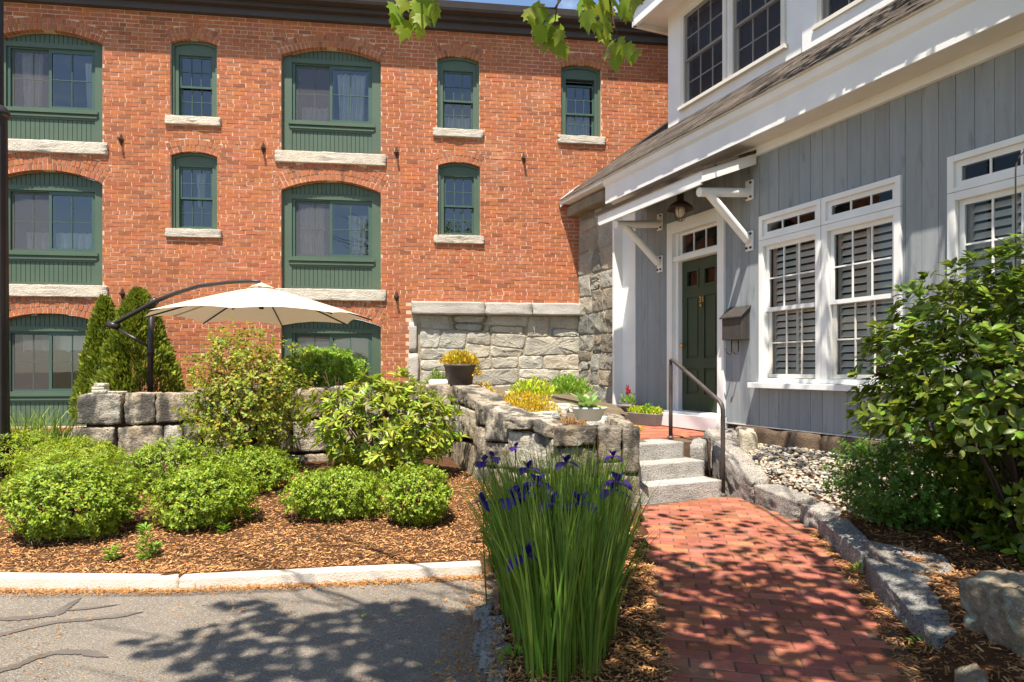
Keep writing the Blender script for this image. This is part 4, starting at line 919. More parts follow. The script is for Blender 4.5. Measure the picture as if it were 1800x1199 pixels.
for sg in range(5):
    A = Vector((*RETAIN[sg], 0)); Bv = Vector((*RETAIN[sg + 1], 0)); d = (Bv - A).normalized(); inn = Vector((-d.y, d.x, 0)); inn = inn if inn.y > 0 else -inn
    zt = ((.84, .92), (.86, .76), (.80, .68), (.66, .60), (.58, .58))[sg]; a0, b0 = A + inn * .10, Bv + inn * .10; a1, b1 = A + inn * .34, Bv + inn * .34
    if sg == 0: a0 += d * .1; a1 += d * .1
    if sg == 4: b0 -= d * .08; b1 -= d * .08
    core.hexa([(a0.x, a0.y, -.2), (b0.x, b0.y, -.2), (b1.x, b1.y, -.2), (a1.x, a1.y, -.2), (a0.x, a0.y, zt[0]), (b0.x, b0.y, zt[1]), (b1.x, b1.y, zt[1]), (a1.x, a1.y, zt[0])])
core.build('rubble_fill', SOIL, rw)
# flat pale stones along the wall top
for i in range(64):
    x = random.uniform(-.1, 1.45); y = 6.38 + 2.6 * random.random() ** 1.5 + (.35 - x * .3 if x < .3 else 0); r = random.uniform(.05, .16); z = h_patio(x, y)
    if not in_patio(x, y) or x > .98 + .06 * (y - 6): continue
    s = [(x + r * a * random.uniform(.8, 1.2), y + r * .8 * b * random.uniform(.8, 1.2), z + dz) for dz in (-.03, random.uniform(.02, .06)) for a, b in ((-1, -1), (1, -1), (1, 1), (-1, 1))]
    stone('top_stone', s, TOPST, rw, 4, .012, .5, 8, gtint(.85, 1.2, .08))
y_ = 6.42
while y_ < 9.9:
    L_s = random.uniform(.25, .45); xa, xb = 1.20 + .10 * (y_ - 6.05), 1.20 + .10 * (y_ + L_s - 6.05); zt_ = random.uniform(.56, .66)
    stone('wall_stone', [(xa - .24, y_ + .01, .2), (xa, y_ + .01, .2), (xb, y_ + L_s - .01, .2), (xb - .24, y_ + L_s - .01, .2), (xa - .24, y_ + .01, zt_ + .03), (xa, y_ + .01, zt_), (xb, y_ + L_s - .01, zt_), (xb - .24, y_ + L_s - .01, zt_ + .03)], WALLST, rw, 9, .025, .35, 5.5, gtint(.9, 1.2, .05)); y_ += L_s
# stacked flat stones
cz = .915; cx_, cy_ = at(177, 690, 7.95).x, 7.95
for i, (w, h_, dx, lab) in enumerate(((.19, .045, 0, 'largest flat stone at the bottom of the small stack on wall end'), (.165, .04, -.005, 'middle flat stone of the small stack on wall end'), (.14, .045, .01, 'tilted top stone of the small stack on wall end'))):
    o = stone('flat_stone', boxP8(cx_ + dx - w / 2, cx_ + dx + w / 2, cy_ - .06, cy_ + .06, cz, cz + h_), TOPST, None, 6, .006, .75, 8, (1.1, 1.08, 1.0), (cx_, cy_, cz)); tag(o, lab, 'stone', 'flat stones on the wall'); cz += h_ - .004
for px, lab in ((199, 'thin flat pale stone on wall just right of stone stack'), (214, 'rightmost thin flat pale stone on wall end')):
    q = at(px, 690, 7.95); o = stone('flat_stone', boxP8(q.x - .045, q.x + .045, 7.9, 8.0, .915, .94), TOPST, None, 5, .004, .7, 8, (1.1, 1.08, 1.0), (q.x, 7.95, .915)); tag(o, lab, 'stone', 'flat stones on the wall')
# ---------------------------------------------------------------- steps and landing
E_ = Vector((math.cos(R(25)), math.sin(R(25)), 0)); G_ = Vector((-E_.y, E_.x, 0))
for i, (fl, ln, zb, zt, lab) in enumerate(((Vector((1.235, 6.48, 0)), 1.10, -.20, .031, 'lowest rough granite step on the brick path'), (Vector((1.25, 6.78, 0)), .96, -.05, .205, 'middle rough granite step below the landing'), (Vector((1.24, 7.06, 0)), .78, .10, .385, 'top granite step at the edge of the landing'))):
    c = [fl, fl + E_ * ln, fl + E_ * ln + G_ * .42, fl + G_ * .42]
    o = stone('granite_step', [(q.x, q.y, zb) for q in c] + [(q.x, q.y, zt) for q in c], STEPST, None, 20, .007, .07, 9, gtint(.95, 1.08, .02), (fl.x, fl.y, zb)); tag(o, lab, 'step', 'granite entrance steps')
# paver template
def paver_mesh(l, w, h, tint):
    b = MB(); c = .005; x, y = l / 2, w / 2
    V = [(-x, -y, 0), (x, -y, 0), (x, y, 0), (-x, y, 0), (-x, -y, h - c), (x, -y, h - c), (x, y, h - c), (-x, y, h - c), (-x + c, -y + c, h), (x - c, -y + c, h), (x - c, y - c, h), (-x + c, y - c, h)]
    Fq = [(0, 1, 5, 4), (1, 2, 6, 5), (2, 3, 7, 6), (3, 0, 4, 7), (4, 5, 9, 8), (5, 6, 10, 9), (6, 7, 11, 10), (7, 4, 8, 11), (8, 9, 10, 11)]
    me = bpy.data.meshes.new('brick'); me.from_pydata(V, [], Fq); me.materials.append(PATHB); set_tint(me, tint); return me
PM = [paver_mesh(.196, .094, .055, (k, k * random.uniform(.9, 1.1), k * random.uniform(.9, 1.15))) for k in (.72, .82, .9, .95, 1.0, 1.05, 1.1, 1.18, .86, 1.25)]
def paving(parent, org, ang, inside, zt, nr, nc):
    d = Vector((math.cos(ang), math.sin(ang), 0)); e = Vector((-d.y, d.x, 0))
    for r in range(nr):
        for c in range(nc):
            p = Vector(org) + e * (r * .1005) + d * (c * .2025 + (r % 2) * .101)
            if inside(p.x, p.y):
                o = link('brick', random.choice(PM), parent); o.location = (p.x, p.y, zt - .055 + random.uniform(-.003, .002)); o.rotation_euler = (random.gauss(0, .008), random.gauss(0, .006), ang + random.gauss(0, .010) + (math.pi if random.random() < .5 else 0))
pth = MB(); L_ = [Vector((interp(PATH_L, y), y, ZPATH - .005)) for y in np.linspace(1.6, 7.0, 30)]; R_ = [Vector((interp(PATH_R, y) + .05, y, ZPATH - .005)) for y in np.linspace(1.6, 7.6, 30)]
for i in range(29): pth.face([L_[i], R_[i], R_[i + 1], L_[i + 1]])
pth = pth.build('brick_path', JOINT, None, False, 'structure')
paving(pth, (-1.2, 2.3, 0), R(-12), lambda x, y: interp(PATH_L, y) - .02 < x < interp(PATH_R, y) + .0 and y > 2.2 and (Vector((x, y, 0)) - Vector((1.235, 6.48, 0))).dot(G_) < -.05, ZPATH, 75, 30)
lpoly = [(1.22, 7.2), (1.98, 7.52), (2.30, 7.60), (2.72, 8.42), (1.82, 10.62), (1.50, 10.4)]
def inpoly(x, y, P):
    c = False; j = len(P) - 1
    for i in range(len(P)):
        if (P[i][1] > y) != (P[j][1] > y) and x < (P[j][0] - P[i][0]) * (y - P[i][1]) / (P[j][1] - P[i][1]) + P[i][0]: c = not c
        j = i
    return c
g = MB(); g.slab(lpoly, -.1, .368); land = g.build('landing', JOINT, None, False, 'structure')
paving(land, (.6, 6.9, 0), R(25), lambda x, y: inpoly(x, y, lpoly) and (Vector((x, y, 0)) - Vector((1.24, 7.06, 0))).dot(G_) > .47, .388, 45, 14)
# hand rail
hr = empty('hand_rail', (2.25, 6.98, ZPATH), 0, 'bent bronze pipe hand rail beside the granite steps', 'hand rail')
lo = Vector((0, 0, 0)); hi = onz(1180, 770, .385) - Vector((2.25, 6.98, ZPATH)); b = MB()
top_lo = Vector((0, 0, .97)); top_hi = hi + Vector((0, 0, .95)); dr = (top_hi - top_lo).normalized()
pts = [lo + Vector((0, 0, -.05)), lo + Vector((0, 0, .5)), top_lo - Vector((0, 0, .06)), top_lo - Vector((0, 0, .02)) + dr * .015, top_lo + dr * .06] + [top_lo.lerp(top_hi, k) for k in (.3, .6, .9)]
e2 = [top_hi - dr * .07, top_hi - dr * .02 - Vector((0, 0, .005)), top_hi + Vector((0, 0, -.03)) + dr * .012, top_hi - Vector((0, 0, .09)) + dr * .014, hi + dr.xy.to_3d() * .014 + Vector((0, 0, .3)), hi + dr.xy.to_3d() * .014 - Vector((0, 0, .05))]
b.tube(pts + e2, .024, 12); b.build('pipe', BRONZE, hr, True)
b = MB(); b.lathe([(.045, .0), (.045, .008), (.028, .02), (.026, .03)], (0, 0, 0), 16); b.build('foot_flange', BRONZE, hr, True)
b = MB(); b.lathe([(.045, .0), (.045, .008), (.028, .02), (.026, .03)], tuple(hi + dr.xy.to_3d() * .014), 16); b.build('foot_flange', BRONZE, hr, True)
# ---------------------------------------------------------------- kerb, edging stones, boulders
for lab, a, b, ex in (('left length of bright granite kerb along the driveway', (-9.0, 4.32), (-2.13, 4.135), 0), ('right length of bright granite kerb ending near irises', (-2.115, 4.135), (-.20, 4.44), 0)):
    A = Vector((*a, 0)); Bv = Vector((*b, 0)); d = (Bv - A).normalized(); n_ = Vector((-d.y, d.x, 0))
    c = [A, Bv, Bv + n_ * .115, A + n_ * .115]
    o = stone('kerb_stone', [(q.x, q.y, -.36) for q in c] + [(q.x + n_.x * .012, q.y + n_.y * .012, -.125) for q in c[:2]] + [(q.x, q.y, -.125) for q in c[2:]], CURB, None, 24, .007, .06, 3.5, (1, 1, 1), (A.x, A.y, -.36)); tag(o, lab, 'kerb', 'granite kerb stones')
def gstone(lab, foot, zt, m=EDGEST, z0=-.22, amp=.024, rnd=.24, n=18, name='edging_stone', group='granite stones edging the brick path', cat='edging stone'):
    """foot: 4 plan points counter-clockwise; zt: 4 top heights"""
    P8 = [(x, y, z0) for x, y in foot] + [(x, y, z) for (x, y), z in zip(foot, zt)]
    o = stone(name, P8, m, None, n, amp, rnd, 5, gtint(.9, 1.1, .04), (foot[0][0], foot[0][1], z0)); return tag(o, lab, cat, group)
gstone('tall sloping granite stone beside the hand rail and steps', [(2.40, 6.62), (2.66, 6.70), (2.52, 7.55), (2.26, 7.42)], (.06, .10, .42, .42), amp=.03)
gstone('long low granite edging block below the gravel', [(2.53, 5.86), (2.76, 5.90), (2.68, 6.64), (2.43, 6.60)], (.03, .05, .06, .04))
gstone('short mossy edging block between two longer ones', [(2.57, 5.42), (2.80, 5.46), (2.80, 5.84), (2.56, 5.82)], (.0, .02, .03, .02))
gstone('narrow edging stone curving along the low dark shrub', [(2.29, 4.26), (2.46, 4.40), (2.68, 5.24), (2.49, 5.34)], (.0, .02, .02, .0))
gstone('flat wide granite slab lying on the mulch edge', [(2.26, 3.84), (2.54, 3.74), (2.70, 4.10), (2.38, 4.46)], (.03, .03, .04, .05), z0=-.08)
gstone('large jagged edging stone nearest the camera', [(1.93, 2.96), (2.13, 3.04), (2.42, 3.70), (2.23, 4.16)], (-.03, .0, .02, .02), amp=.03, n=18)
gstone('big lichen covered boulder cut by the right picture edge', [(2.03, 2.60), (2.58, 2.58), (2.62, 3.02), (2.07, 3.06)], (.25, .28, .30, .28), BOULDER, -.15, .045, .62, 24, 'boulder', 'boulders in the side bed', 'boulder')
gstone('small dark boulder in the lower right corner', [(1.72, 2.16), (2.3, 2.16), (2.3, 2.46), (1.76, 2.46)], (-.08, -.04, -.03, -.06), BOULDER, -.35, .04, .6, 12, 'boulder', 'boulders in the side bed', 'boulder')
gstone('upright wedge of brown stone against the big boulder', [(1.70, 2.46), (1.77, 2.43), (1.81, 2.55), (1.74, 2.58)], (.0, .06, .06, .03), BOULDER, -.25, .012, .2, 8, 'wedge_stone', None, 'stone')
gstone('broken pale block wedged beside the top step', [(2.00, 7.36), (2.14, 7.30), (2.24, 7.48), (2.08, 7.58)], (.34, .36, .42, .40), EDGEST, .05, .03, .2, 7, 'broken_block', None, 'stone')
gstone('rough grey stone at the house corner right of door', [(2.30, 7.62), (2.62, 7.60), (2.72, 8.02), (2.36, 8.02)], (.46, .48, .50, .48), EDGEST, .0, .05, .4, 8, 'corner_rock', None, 'stone')
gstone('pale pointed stone against the brown foundation', [(2.66, 7.56), (2.86, 7.58), (2.90, 7.9), (2.70, 7.92)], (.50, .46, .50, .52), FIELD, .0, .03, .4, 7, 'corner_rock', None, 'stone')
for i, (px, py, s) in enumerate(((868, 1095, .07), (862, 1120, .09), (872, 1150, .08), (850, 1070, .06), (885, 1175, .07))):
    q = onz(px, py, -.15); lab = ('grey flat border stone left of irises, second from the back', 'largest grey flat border stone left of irises', 'grey flat border stone left of irises, second from the front', 'rearmost grey flat border stone left of irises', 'frontmost grey flat border stone left of irises')[i]
    gstone(lab, [(q.x - s, q.y - s * 1.1), (q.x + s * .8, q.y - s), (q.x + s, q.y + s * 1.1), (q.x - s * .9, q.y + s)], (-.15, -.13, -.13, -.15), EDGEST, -.3, .012, .3, 6, 'border_stone', 'flat stones between driveway and irises', 'border stone')
# river pebbles
V0 = None
import bmesh
bmx = bmesh.new(); bmesh.ops.create_icosphere(bmx, subdivisions=2, radius=1); ICO = (np.array([v.co[:] for v in bmx.verts]), np.array([[v.index for v in f_.verts] for f_ in bmx.faces])); bmx.free()
P = []
while len(P) < 3400:
    y = random.uniform(5.0, 7.9); x = random.uniform(2.3, wall_x(y) - .06)
    if x < interp(PATH_R, y) + .18 or (y < 5.7 and x < 2.75) or (y > 7.5 and x < 2.75): continue
    P.append((x, y, h_right(x, y) + random.uniform(-.006, .022)))
P = np.array(P); n = len(P); Rm = rots(rand_unit(n) * np.array([1, 1, .25]), np.tile((0, 0, 1.), (n, 1)) + rng.normal(0, .25, (n, 3))); S = rng.uniform(.013, .027, n)
T = (ICO[0] * np.array([.75, 1.0, .55]), ICO[1]); V, Fc = scatter(P, Rm, S, T)
tn = np.repeat(np.clip(rng.uniform(.45, 1.35, (n, 1)) * (1 + rng.normal(0, .06, (n, 1)) * np.array([[1, 0, -1.3]])), .1, 2), len(ICO[1]), 0)
link('pebbles', np_mesh('pebbles', V, Fc, PEBBLE, tn, True), None, 'stuff'); tag(bpy.data.objects['pebbles'], 'rounded tan and grey river pebbles against the foundation', 'pebbles')
# mulch chips
def chips(name, label, cat, pts, m, l0, l1, lo=.45, hi=1.7):
    P = np.array(pts); n = len(P); d = rand_unit(n) * np.array([1, 1, .22]); Rm = rots(d, np.tile((0, 0, 1.), (n, 1)) + rng.normal(0, .35, (n, 3))); S = rng.uniform(l0, l1, n)
    T = (np.array([(-.10, 0, 0), (.12, .05, .02), (.14, .9, .0), (-.05, 1, .03), (0, .5, .09)]), np.array([(0, 1, 4), (1, 2, 4), (2, 3, 4), (3, 0, 4)]))
    V, Fc = scatter(P, Rm, S, T); b = rng.uniform(lo, hi, (n, 1)); tn = np.repeat(b * (1 + rng.normal(0, .1, (n, 1)) * np.array([[.3, 1, 1.2]])), 4, 0)
    o = link(name, np_mesh(name, V, Fc, m, np.clip(tn, .1, 2.4)), None, 'stuff'); tag(o, label, cat); return o
pts = []
while len(pts) < 66000:
    x = random.uniform(-6.8, 1.0); y = 4.2 + 3.5 * random.random() ** 1.4
    if y < (4.135 + max(0, x + 2.12) * .159 - min(0, x + 2.12) * .027) + .125 and x < -.1: continue
    if x > interp(PATH_L, y): continue
    pts.append((x, y, h_left(x, y) + random.uniform(0, .012)))
while len(pts) < 76000:
    y = random.uniform(2.5, 4.8); x = random.uniform(-.1, interp(PATH_L, y) + .05); pts.append((x, y, max(h_left(x, y), -.145) + random.uniform(0, .014)))
chips('mulch_chips', 'orange brown wood chip mulch under the spirea and irises', 'mulch', pts, CHIP, .011, .036, .4, 2.0)
pts = []
while len(pts) < 13000:
    y = random.uniform(2.4, 5.4); x = interp(PATH_R, y) - .04 + 2.4 * random.random() ** 1.3; pts.append((x, y, max(h_right(x, y), ZPATH - .002) + random.uniform(0, .014)))
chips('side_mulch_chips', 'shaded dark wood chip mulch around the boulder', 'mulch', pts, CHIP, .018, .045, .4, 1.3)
pts = []
while len(pts) < 8500:
    r = random.random()
    if r < .62:
        x = random.uniform(-4.4, -.1); yk = (4.135 + (x + 2.12) * .159) if x > -2.12 else (4.135 - (x + 2.12) * .027); y = yk - abs(random.gauss(0, .045)) - .005
    elif r < .80: y = random.uniform(2.6, 4.3); x = -.16 + random.gauss(0, .10) - .03 * (4.3 - y); 
    else: x = random.uniform(-4.2, -.1); y = random.uniform(2.5, 4.2)
    if r >= .80 and mnoise.noise(Vector((x * 1.7, y * 1.7, 4))) < -.05: continue
    pts.append((x, y, h_drive(x, y) + random.uniform(.004, .02)))
chips('driveway_litter', 'orange catkin litter swept along the kerb and driveway', 'litter', pts, LITTER, .010, .026, .6, 1.6)
# ---------------------------------------------------------------- lamp post at the left picture edge
lp = empty('lamp_post', (at(-6, 828, 7.0).x, 7.0, -.05), 0, 'dark fluted lamp post cut by the left picture edge', 'lamp post')
def fluted(r0, r1, z0, z1, n=48):
    b = MB(); k = 0
    for z, r in ((z0, r0), (z1, r1)):
        for j in range(n): a = 2 * math.pi * j / n; q = r * (1 + .045 * math.cos(a * 12)); b.v.append((q * math.cos(a), q * math.sin(a), z))
    for j in range(n): b.f.append((j, (j + 1) % n, n + (j + 1) % n, n + j)); b.t.append((1, 1, 1))
    return b
fluted(.150, .145, 0, .50).build('post_base', POST, lp, True); fluted(.112, .092, .55, 3.98).build('shaft', POST, lp, True)
b = MB(); b.lathe([(.150, .50), (.17, .505), (.17, .53), (.145, .55), (.115, .57)], (0, 0, 0), 32); b.build('collar', POST, lp, True); b = MB(); b.lathe([(.095, 3.95), (.125, 3.97), (.125, 4.0), (.10, 4.05), (.08, 4.07)], (0, 0, 0), 32); b.build('collar', POST, lp, True)
fluted(.062, .055, 4.05, 5.6).build('upper_shaft', POST, lp, True)
b = MB(); b.lathe([(.05, 5.6), (.16, 5.66), (.24, 5.9), (.20, 6.1), (.05, 6.2), (.002, 6.3)], (0, 0, 0), 20); b.build('globe', POST, lp, True)
# ---------------------------------------------------------------- parasol
um = empty('cantilever_parasol', (-4.98, 9.0, .84), 0, 'open cream cantilever parasol on a curved dark pole above the wall', 'parasol')
U0 = Vector((-4.98, 9.0, .84)); b = MB(); b.tube([(0, 0, -.1), (.01, 0, .7), (.03, 0, 1.32)], .038, 12); b.build('pole', IRON if False else POST, um, True)
b = MB(); b.slab([(-.35, -.08), (.35, -.08), (.35, .08), (-.35, .08)], -.06, .0); b.slab([(-.08, -.35), (.08, -.35), (.08, .35), (-.08, .35)], -.058, -.002); b.build('cross_base', POST, um)
arm = [(195, 573), (230, 553), (272, 530), (310, 515), (350, 503), (400, 496.5), (440, 494), (456, 495), (457, 505)]
b = MB(); b.tube([at(x, y, 9.0 - .15 * (x - 195) / 262) - U0 for x, y in arm], [.030, .030, .030, .028, .026, .025, .025, .022, .022], 10); b.build('curved_arm', POST, um, True)
b = MB(); b.tube([at(205, 577, 9.0) - U0, at(266, 612, 9.0) - U0], .022, 8); b.build('strut', POST, um, True)
b = MB(); b.tube([at(190, 569, 9.0) - U0, at(208, 575, 9.0) - U0], .05, 10); b.build('crank_joint', POST, um, True); b = MB(); b.tube([at(264, 540, 9.0) - U0, at(276, 526, 9.0) - U0], .05, 10); b.build('arm_joint', POST, um, True); b = MB(); b.tube([Vector((.01, 0, .55)), Vector((.01, 0, .66))], .048, 12); b.build('pole_collar', POST, um, True)
C0 = Vector((-3.39, 8.85, 0)) - U0.xy.to_3d(); apex = 2.32 - U0.z; rim = 1.90 - U0.z; rr_ = 1.47; b = MB(); nr = 8; rng8 = [R(9) + k * math.pi / 4 for k in range(8)]
def cpt(k, u, r):
    a0, a1 = rng8[k % 8], rng8[k % 8] + math.pi / 4; p = Vector((math.cos(a0), math.sin(a0), 0)).lerp(Vector((math.cos(a1), math.sin(a1), 0)), u) * (r * rr_)
    sag = .10 * math.sin(math.pi * u) * r * r; z = apex + (rim - apex) * (r ** 1.15) - .35 * sag * (1 - r) + .0; 
    p *= 1 - .12 * math.sin(math.pi * u) * r * .35; return C0 + p + Vector((0, 0, z + (.045 * math.sin(math.pi * u) * r)))
for k in range(8):
    for i in range(4):
        for j in range(6):
            r0, r1 = .07 + .93 * j / 6, .07 + .93 * (j + 1) / 6; b.face([cpt(k, i / 4, r0), cpt(k, i / 4, r1), cpt(k, (i + 1) / 4, r1), cpt(k, (i + 1) / 4, r0)])
can = b.build('canopy', CANVAS, um, True)
b = MB()
for k in range(8):
    q = [C0 + Vector((math.cos(rng8[k] + s * math.pi / 4) * .17, math.sin(rng8[k] + s * math.pi / 4) * .17, apex - .01)) for s in (0, 1)]; b.face([q[0], q[1], C0 + Vector((0, 0, apex + .06))])
b.build('vent_cap', CANVAS, um, True)
for k in range(8):
    b = MB(); b.tube([cpt(k, 0, r) - Vector((0, 0, .014)) for r in (.06, .4, .7, 1.0)], .011, 6); b.build('rib', POST, um)
b = MB(); b.tube([C0 + Vector((0, 0, apex - .02)), C0 + Vector((0, 0, apex - .30))], .03, 10); b.build('hub', POST, um, True)
# ---------------------------------------------------------------- potted things on the wall and landing
def tuft(parent, name, m, n, c, r, h_, ll, T, up=.9, tlo=.7, thi=1.3):
    d = rand_unit(n); d[:, 2] = np.abs(d[:, 2]); P = d * rng.uniform(.35, 1, (n, 1)) * np.array([r, r * .85, h_]) + np.array(c); Dv = d * .5 + np.array([0, 0, up]) + rng.normal(0, .35, (n, 3)); Rm = rots(Dv, rand_unit(n)); S = ll * rng.uniform(.6, 1.3, n)
    V, Fc = scatter(P, Rm, S, T); link(name, np_mesh(name, V, Fc, m, np.repeat(tintvar(n, tlo, thi, .15), len(T[1]), 0)), parent, 'stuff')
pot = empty('plant_pot', at(808, 676, 8.62), 0, 'brown pot of orange foliage standing on the wall', 'potted plant'); pot.location.z = .985
b = MB(); b.lathe([(.002, 0), (.155, 0), (.165, .02), (.20, .25), (.215, .26), (.215, .285), (.195, .285), (.185, .25), (.002, .24)], (0, 0, 0), 28); b.build('pot', CLAY, pot, True)
tuft(pot, 'foliage', SEDUM, 1500, (0, 0, .28), .26, .17, .05, T_small(.35))
tuft(pot, 'trailing_foliage', SEDUM, 260, (.20, -.02, .14), .10, .18, .04, T_small(.35), -.3)
lg = at(772, 674, 8.6); b = MB(); b.tube([(-.13, 0, .045), (-.10, .005, .045), (.10, .01, .045), (.13, .01, .045)], [.03, .046, .046, .03], 14); o = b.build('white_log', WHITE, None, True); o.location = (lg.x, 8.56, .985); tag(o, 'short white log lying left of brown pot', 'log')
def patch(name, label, px, py, Y, z, r, h_, n, ll, m, w=.35, ry=None):
    q = at(px, py, Y); o = empty(name, (q.x, Y, z), 0, label, 'plant', None); d = rand_unit(n); d[:, 2] = np.abs(d[:, 2]); P = d * rng.uniform(.3, 1, (n, 1)) * np.array([r, ry or r * .7, h_]); Dv = d * .5 + np.array([0, 0, .8]) + rng.normal(0, .4, (n, 3)); T = T_small(w)
    V, Fc = scatter(P, rots(Dv, rand_unit(n)), ll * rng.uniform(.6, 1.3, n), T); link('foliage', np_mesh('foliage', V, Fc, m, np.repeat(tintvar(n, .7, 1.3, .15), 2, 0)), o, 'stuff'); return o
patch('sedum', 'large mound of yellow and orange sedum on the wall top', 918, 720, 7.6, .66, .46, .28, 4200, .04, SEDUM, .35, .3)
patch('sedum', 'small orange sedum right of the brown pot', 845, 676, 8.75, .86, .20, .16, 500, .05, SEDUM)
patch('sedum', 'lime yellow plant behind the orange sedum mound', 935, 690, 8.6, .84, .32, .24, 1100, .06, SEDUMY)
patch('leafy_plant', 'bright green feathery plant by the stone house end', 1000, 695, 9.0, .86, .34, .26, 1500, .055, BOX)
patch('sedum', 'rusty red sedum creeping over the front wall stones', 1000, 746, 6.5, .62, .20, .09, 500, .03, RUSTLEAF)
patch('thin_grass', 'thin grassy plant left of brown pot', 768, 664, 8.7, 1.0, .14, .16, 200, .09, GRASSM, .12)
patch('sedum', 'lime yellow sedum at the front of rectangular planter', 1112, 744, 8.7, .385, .16, .06, 220, .04, SEDUMY)
bw = empty('bowl_planter', at(1035, 738, 6.85), 0, 'pale oval bowl planter holding a green rosette', 'planter'); bw.location.z = .665
b = MB(); b.lathe([(.002, 0), (.10, 0), (.12, .01), (.165, .115), (.185, .125), (.185, .145), (.16, .145), (.15, .12), (.002, .11)], (0, 0, 0), 28, sx=1.05, sy=.8); b.build('bowl', PALEPOT, bw, True)
n = 22; a = np.linspace(0, 6.28 * 2, n); el = np.linspace(.25, 1.2, n); Dv = np.stack([np.cos(a) * np.cos(el), np.sin(a) * np.cos(el), np.sin(el)], 1); V, Fc = scatter(np.tile((-.02, 0, .12), (n, 1)), rots(Dv, np.tile((0, 0, 1.), (n, 1)) + rng.normal(0, .2, (n, 3))), rng.uniform(.16, .26, n), T_big(.36, .2)); link('rosette', np_mesh('rosette', V, Fc, HOSTA, np.repeat(tintvar(n, .8, 1.2, .05), 16, 0), True), bw, 'stuff')
pl = empty('rectangular_planter', (*(hw(.98, 0, .24).xy), .39), house.rotation_euler.z + R(12), 'long grey planter box of lime green sedum by the door', 'planter')
b = MB(); b.hexa([(-.30, -.10, 0), (.30, -.10, 0), (.30, .10, 0), (-.30, .10, 0), (-.33, -.12, .17), (.33, -.12, .17), (.33, .12, .17), (-.33, .12, .17)]); b.build('box', GREYPOT, pl, bevel=.006)
for i in range(6):
    tuft(pl, 'foliage', SEDUMY if i != 3 else BOX, 240, (-.25 + .1 * i, 0, .16), .10, .10 if i != 3 else .17, .035, T_small(.5))
rp_ = empty('flower_pot', (*(hw(1.42, 0, .26).xy), .39), 0, 'low dark pot with one red salvia flower by the white corner', 'potted plant')
b = MB(); b.lathe([(.002, 0), (.11, 0), (.17, .25), (.18, .27), (.165, .27), (.15, .24), (.002, .23)], (0, 0, 0), 24); b.build('pot', GREYPOT, rp_, True)
tuft(rp_, 'leaves', BOX, 40, (0, 0, .27), .10, .16, .09, T_small(.5)); tuft(rp_, 'flower', REDFL, 90, (0, 0, .43), .035, .14, .035, T_small(.5))
# ---------------------------------------------------------------- shrubs
G1 = 'lime green spirea mounds in the mulch bed'
def hb(px, py): # ground point under a pixel in the left bed
    q = onz(px, py, -.08)
    for _ in range(4): q = onz(px, py, h_left(q.x, q.y))
    return q
SP = dict(whorl=9, span=.055, stems=10, tlo=.45, thi=1.2, boxy=2.3, shell=.45)
q = hb(95, 966); bush('spirea_bush', 'largest lime green spirea mound at the left picture edge', 'bush', q + Vector((-.12, .38, 0)), .45, .42, .55, 22000, .029, SPIREA, G1, .6, .26, 1, **SP)
q = hb(322, 942); bush('spirea_bush', 'round lime spirea mound in front, second from the left', 'bush', q + Vector((0, .34, 0)), .36, .34, .45, 15500, .028, SPIREA, G1, .6, .28, 5, **SP)
q = hb(572, 925); bush('spirea_bush', 'low lime spirea mound left of the small round one', 'bush', q + Vector((0, .30, 0)), .40, .33, .38, 13500, .028, SPIREA, G1, .6, .28, 9, **SP)
q = hb(727, 934); bush('spirea_bush', 'small round lime spirea mound at the right of the bed', 'bush', q + Vector((0, .25, 0)), .25, .25, .44, 9500, .027, SPIREA, G1, .6, .22, 13, **SP)
SP.update(tlo=.5, thi=1.1)
q = hb(268, 872); bush('spirea_bush', 'loose spirea mound in the second row below the wall blocks', 'bush', q + Vector((0, .3, 0)), .44, .34, .46, 12000, .030, SPIREA, G1, .55, .34, 17, **SP)
q = hb(430, 872); bush('spirea_bush', 'thin spirea mound in the second row under the climbing rose', 'bush', q + Vector((0, .22, 0)), .38, .32, .40, 9000, .030, SPIREA, G1, .55, .36, 21, **SP)
q = at(128, 820, 6.75); bush('yew_bush', 'spreading golden green yew below the left wall end', 'bush', Vector((q.x, 6.75, .02)), .48, .40, .42, 10000, .05, YEWM, None, .2, .26, 25, whorl=9, span=.06, up=1.2)
q = at(36, 820, 7.1); bush('yew_bush', 'small golden yew beside the lamp post', 'bush', Vector((q.x, 7.1, .02)), .32, .32, .46, 5000, .05, YEWM, None, .2, .24, 29, whorl=9, span=.06, up=1.2)
bush('rose_bush', 'tall open rose shrub with yellow green leaves leaning on wall', 'bush', Vector((at(428, 800, 7.3).x, 7.30, .03)), .66, .40, 1.50, 9500, .052, ROSEM, None, .6, .50, 33, shell=.25, stems=22, whorl=6, span=.09, tlo=.5, thi=1.25, hue=.22, sr=.6)
bush('azalea_bush', 'wide azalea with bright whorled leaves against the wall', 'bush', Vector((at(672, 830, 7.25).x, 7.25, .0)), .82, .46, 1.10, 4600, .105, AZAL, None, .3, .26, 41, T=T_big(.30, .15), nind=300, shell=.5, stems=18, whorl=8, tlo=.5, thi=1.2, hue=.18, sr=.8)
bush('box_bush', 'round bright green shrub on the patio below the ground floor window', 'bush', Vector((at(566, 680, 10.55).x, 10.55, .86)), .64, .45, .64, 8000, .055, BOX, None, .5, .30, 45, whorl=7, span=.07)
bush('low_spirea', 'low dark green shrub in shade beside the path edging', 'bush', Vector((3.02, 4.90, .0)), .56, .42, .66, 14000, .034, SPIREAD, None, .6, .32, 49, whorl=9, span=.06)
